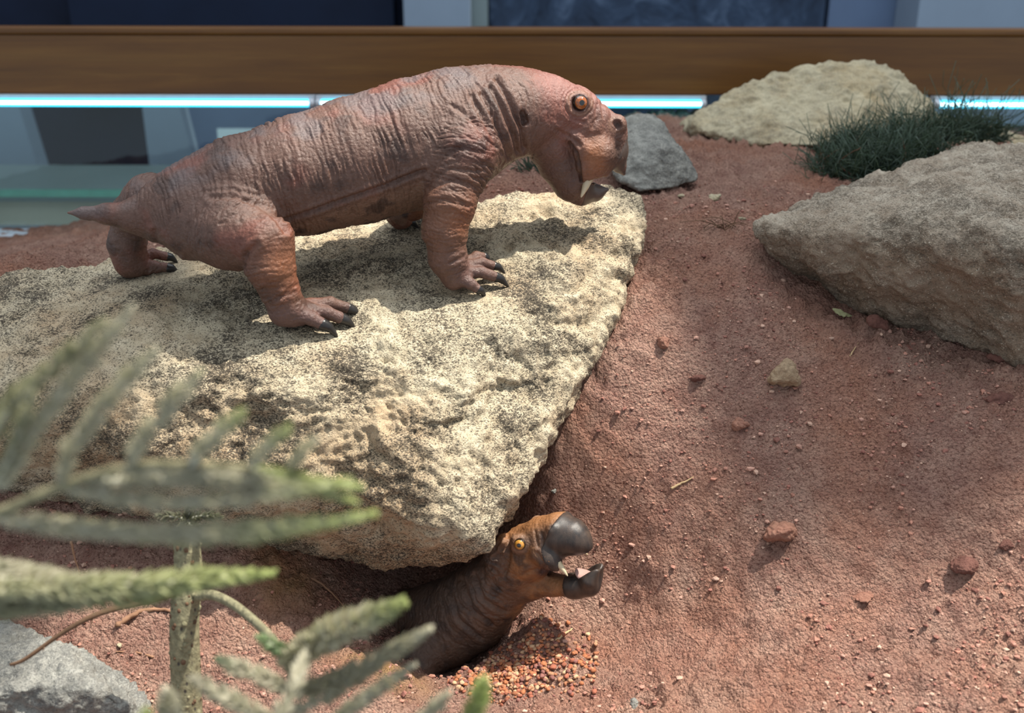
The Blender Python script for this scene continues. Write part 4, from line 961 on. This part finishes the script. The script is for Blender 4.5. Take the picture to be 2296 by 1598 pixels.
br = bare(con, 'branch', [(445,1338,.80),(480,1336,.785),(530,1360,.75),(590,1410,.68),(625,1450,.60),(650,1500,.52),(650,1570,.46),(600,1680,.42)], .0052, .0016, M['bark'], 40)
bare(con, 'branch', [(400,1330,.80),(330,1350,.79),(230,1375,.77),(150,1415,.76),(60,1478,.75),(25,1492,.75)], .0034, .0014, M['twig'], 26)
S = 0
for px, hw, tc, bc, lf in [
  ([(640,1490,.50),(700,1450,.47),(800,1400,.45),(908,1352,.44)], 40, LIME*.75, GREY, .7), ([(655,1470,.52),(740,1410,.48),(850,1375,.46),(905,1345,.45)], 34, LIME*.7, GREY, .75),
  ([(650,1560,.47),(760,1520,.45),(880,1460,.44),(968,1408,.43)], 26, GREY, GREY*.85, .9), ([(640,1600,.45),(720,1570,.45),(830,1500,.44),(890,1440,.44)], 22, GREY, GREY*.8, .9),
  ([(720,1640,.43),(800,1580,.43),(870,1530,.43),(930,1490,.43)], 22, GREY, GREY*.8, .9),
  ([(900,1680,.40),(960,1600,.40),(1010,1550,.40)], 22, GREY, GREY*.8, .9), ([(1040,1700,.40),(1062,1610,.40),(1088,1520,.40)], 30, LIME, LIME*.7, .1),
  ([(655,1480,.52),(625,1455,.50),(578,1428,.49)], 22, DEEP*1.6+LIME*.2, DEEP*1.5, .4), ([(650,1550,.47),(570,1510,.46),(488,1478,.45)], 26, DEEP, GREY*.9, .7),
  ([(640,1640,.44),(540,1580,.43),(432,1520,.42)], 28, GREY*.6, GREY*.9, .8), ([(400,1700,.40),(385,1620,.40),(372,1545,.40)], 30, GREY*.9, GREY*.8, .8), ([(560,1720,.40),(610,1640,.42),(665,1530,.44),(690,1450,.46)], 24, GREY, GREY*.9, .9),
  ([(310,1700,.38),(322,1640,.38),(330,1590,.38)], 22, LIME*.8, LIME*.6, .3)]:
    sprig(br, px, hw, tc, bc, limefrom=lf)
# a second conifer standing just off the left edge reaches into view with its sprays
c2 = empty('conifer_sapling', (-.34, .46, -.74)); tag(c2, 'conifer reaching in from the left edge with blurred fan-shaped sprays', 'sapling')
mb = MB(); mb.tube([(-.34, .46, -.76), (-.335, .46, -.5), (-.338, .455, -.3), (-.33, .45, -.12)], [.014, .012, .010, .006], 14); V, F = mb.done(); mkobj('trunk', V, F, M['bark'], c2)
bt = mkobj('branch', *(lambda b: b.done())((lambda q: (q.tube(catmull([(-.335,.46,-.30), (-.29,.43,-.235), W(-120,1190,.40), W(0,1150,.39), W(130,1095,.385), W(270,1052,.38), W(400,1040,.38), W(560,1050,.385), W(680,1075,.39)]), np.linspace(.0034, .0010, 65), 8), q)[1])(MB())), M['bark'], c2)
for px, hw, tc, bc, lf in [
  ([(5,1095,.385),(90,950,.38),(190,820,.375),(296,690,.37)], 26, GREY*.9, GREY, .9), ([(-30,1000,.39),(40,900,.385),(150,800,.38),(235,720,.375)], 26, OLIVE, OLIVE*.9, .9), ([(-40,980,.40),(20,900,.40),(70,850,.40)], 26, OLIVE*.8, OLIVE*.7, .9),
  ([(-10,1090,.385),(30,1010,.38),(60,930,.375),(75,880,.37)], 22, OLIVE*.8, OLIVE*.8, .9),
  ([(140,1085,.385),(160,1010,.38),(250,890,.375),(352,783,.37)], 27, GREY, GREY, .9), ([(300,1048,.38),(310,1000,.377),(380,910,.374),(452,832,.37)], 26, OLIVE*1.1, GREY, .8),
  ([(430,1045,.38),(450,1010,.378),(500,960,.375),(548,922,.372)], 25, LIME*.8, GREY, .5), ([(565,1050,.383),(585,1015,.38),(615,985,.378),(648,955,.376)], 23, LIME*.85, GREY, .4), ([(645,1065,.388),(665,1030,.386),(685,1005,.384),(708,985,.382)], 20, GREY*1.1, GREY, .5),
  ([(140,1095,.385),(300,1120,.38),(480,1125,.378),(640,1100,.377),(735,1088,.376),(814,1093,.376)], 26, LIME, GREY*.9, .62), ([(200,1080,.385),(380,1078,.382),(560,1085,.38),(700,1100,.38),(800,1126,.378)], 24, LIME, GREY*.9, .65),
  ([(-20,1160,.39),(150,1185,.383),(380,1195,.378),(600,1180,.375),(740,1168,.374),(842,1152,.374)], 28, LIME, GREY*.9, .55), ([(100,1170,.388),(300,1200,.384),(480,1205,.38),(620,1195,.378),(770,1172,.376)], 24, LIME*.95, OLIVE, .6),
  ([(560,1055,.385),(660,1075,.383),(730,1088,.38),(790,1075,.378)], 22, LIME, LIME*.7, .2), ([(270,1052,.38),(420,1060,.38),(560,1075,.38),(690,1100,.38)], 22, LIME*.8, GREY*.8, .7)]:
    sprig(bt, px, hw, tc, bc, limefrom=lf)
b2 = mkobj('branch', *(lambda b: b.done())((lambda q: (q.tube(catmull([(-.338,.458,-.36), (-.30,.44,-.31), W(-100,1345,.42), W(60,1335,.42), W(300,1318,.425), W(560,1292,.435)]), np.linspace(.0034, .0010, 41), 8), q)[1])(MB())), M['bark'], c2)
for px, hw, tc, bc, lf in [([(-60,1330,.42),(120,1322,.42),(340,1310,.425),(500,1295,.43),(615,1285,.435)], 34, LIME*.8, OLIVE, .25), ([(-60,1350,.425),(120,1345,.425),(300,1335,.43),(440,1312,.43)], 34, LIME*.75, OLIVE*.9, .2),
  ([(-60,1300,.43),(60,1300,.43),(200,1310,.43),(330,1300,.43)], 30, GREY, GREY*.9, .6), ([(-60,1260,.44),(60,1285,.44),(160,1300,.44)], 26, GREY*.9, GREY*.8, .8), ([(-60,1375,.42),(60,1365,.42),(200,1352,.42)], 26, OLIVE, OLIVE*.8, .8)]:
    sprig(b2, px, hw, tc, bc, limefrom=lf)
for o in bpy.data.objects:
    if '_w' in o: del o['_w']
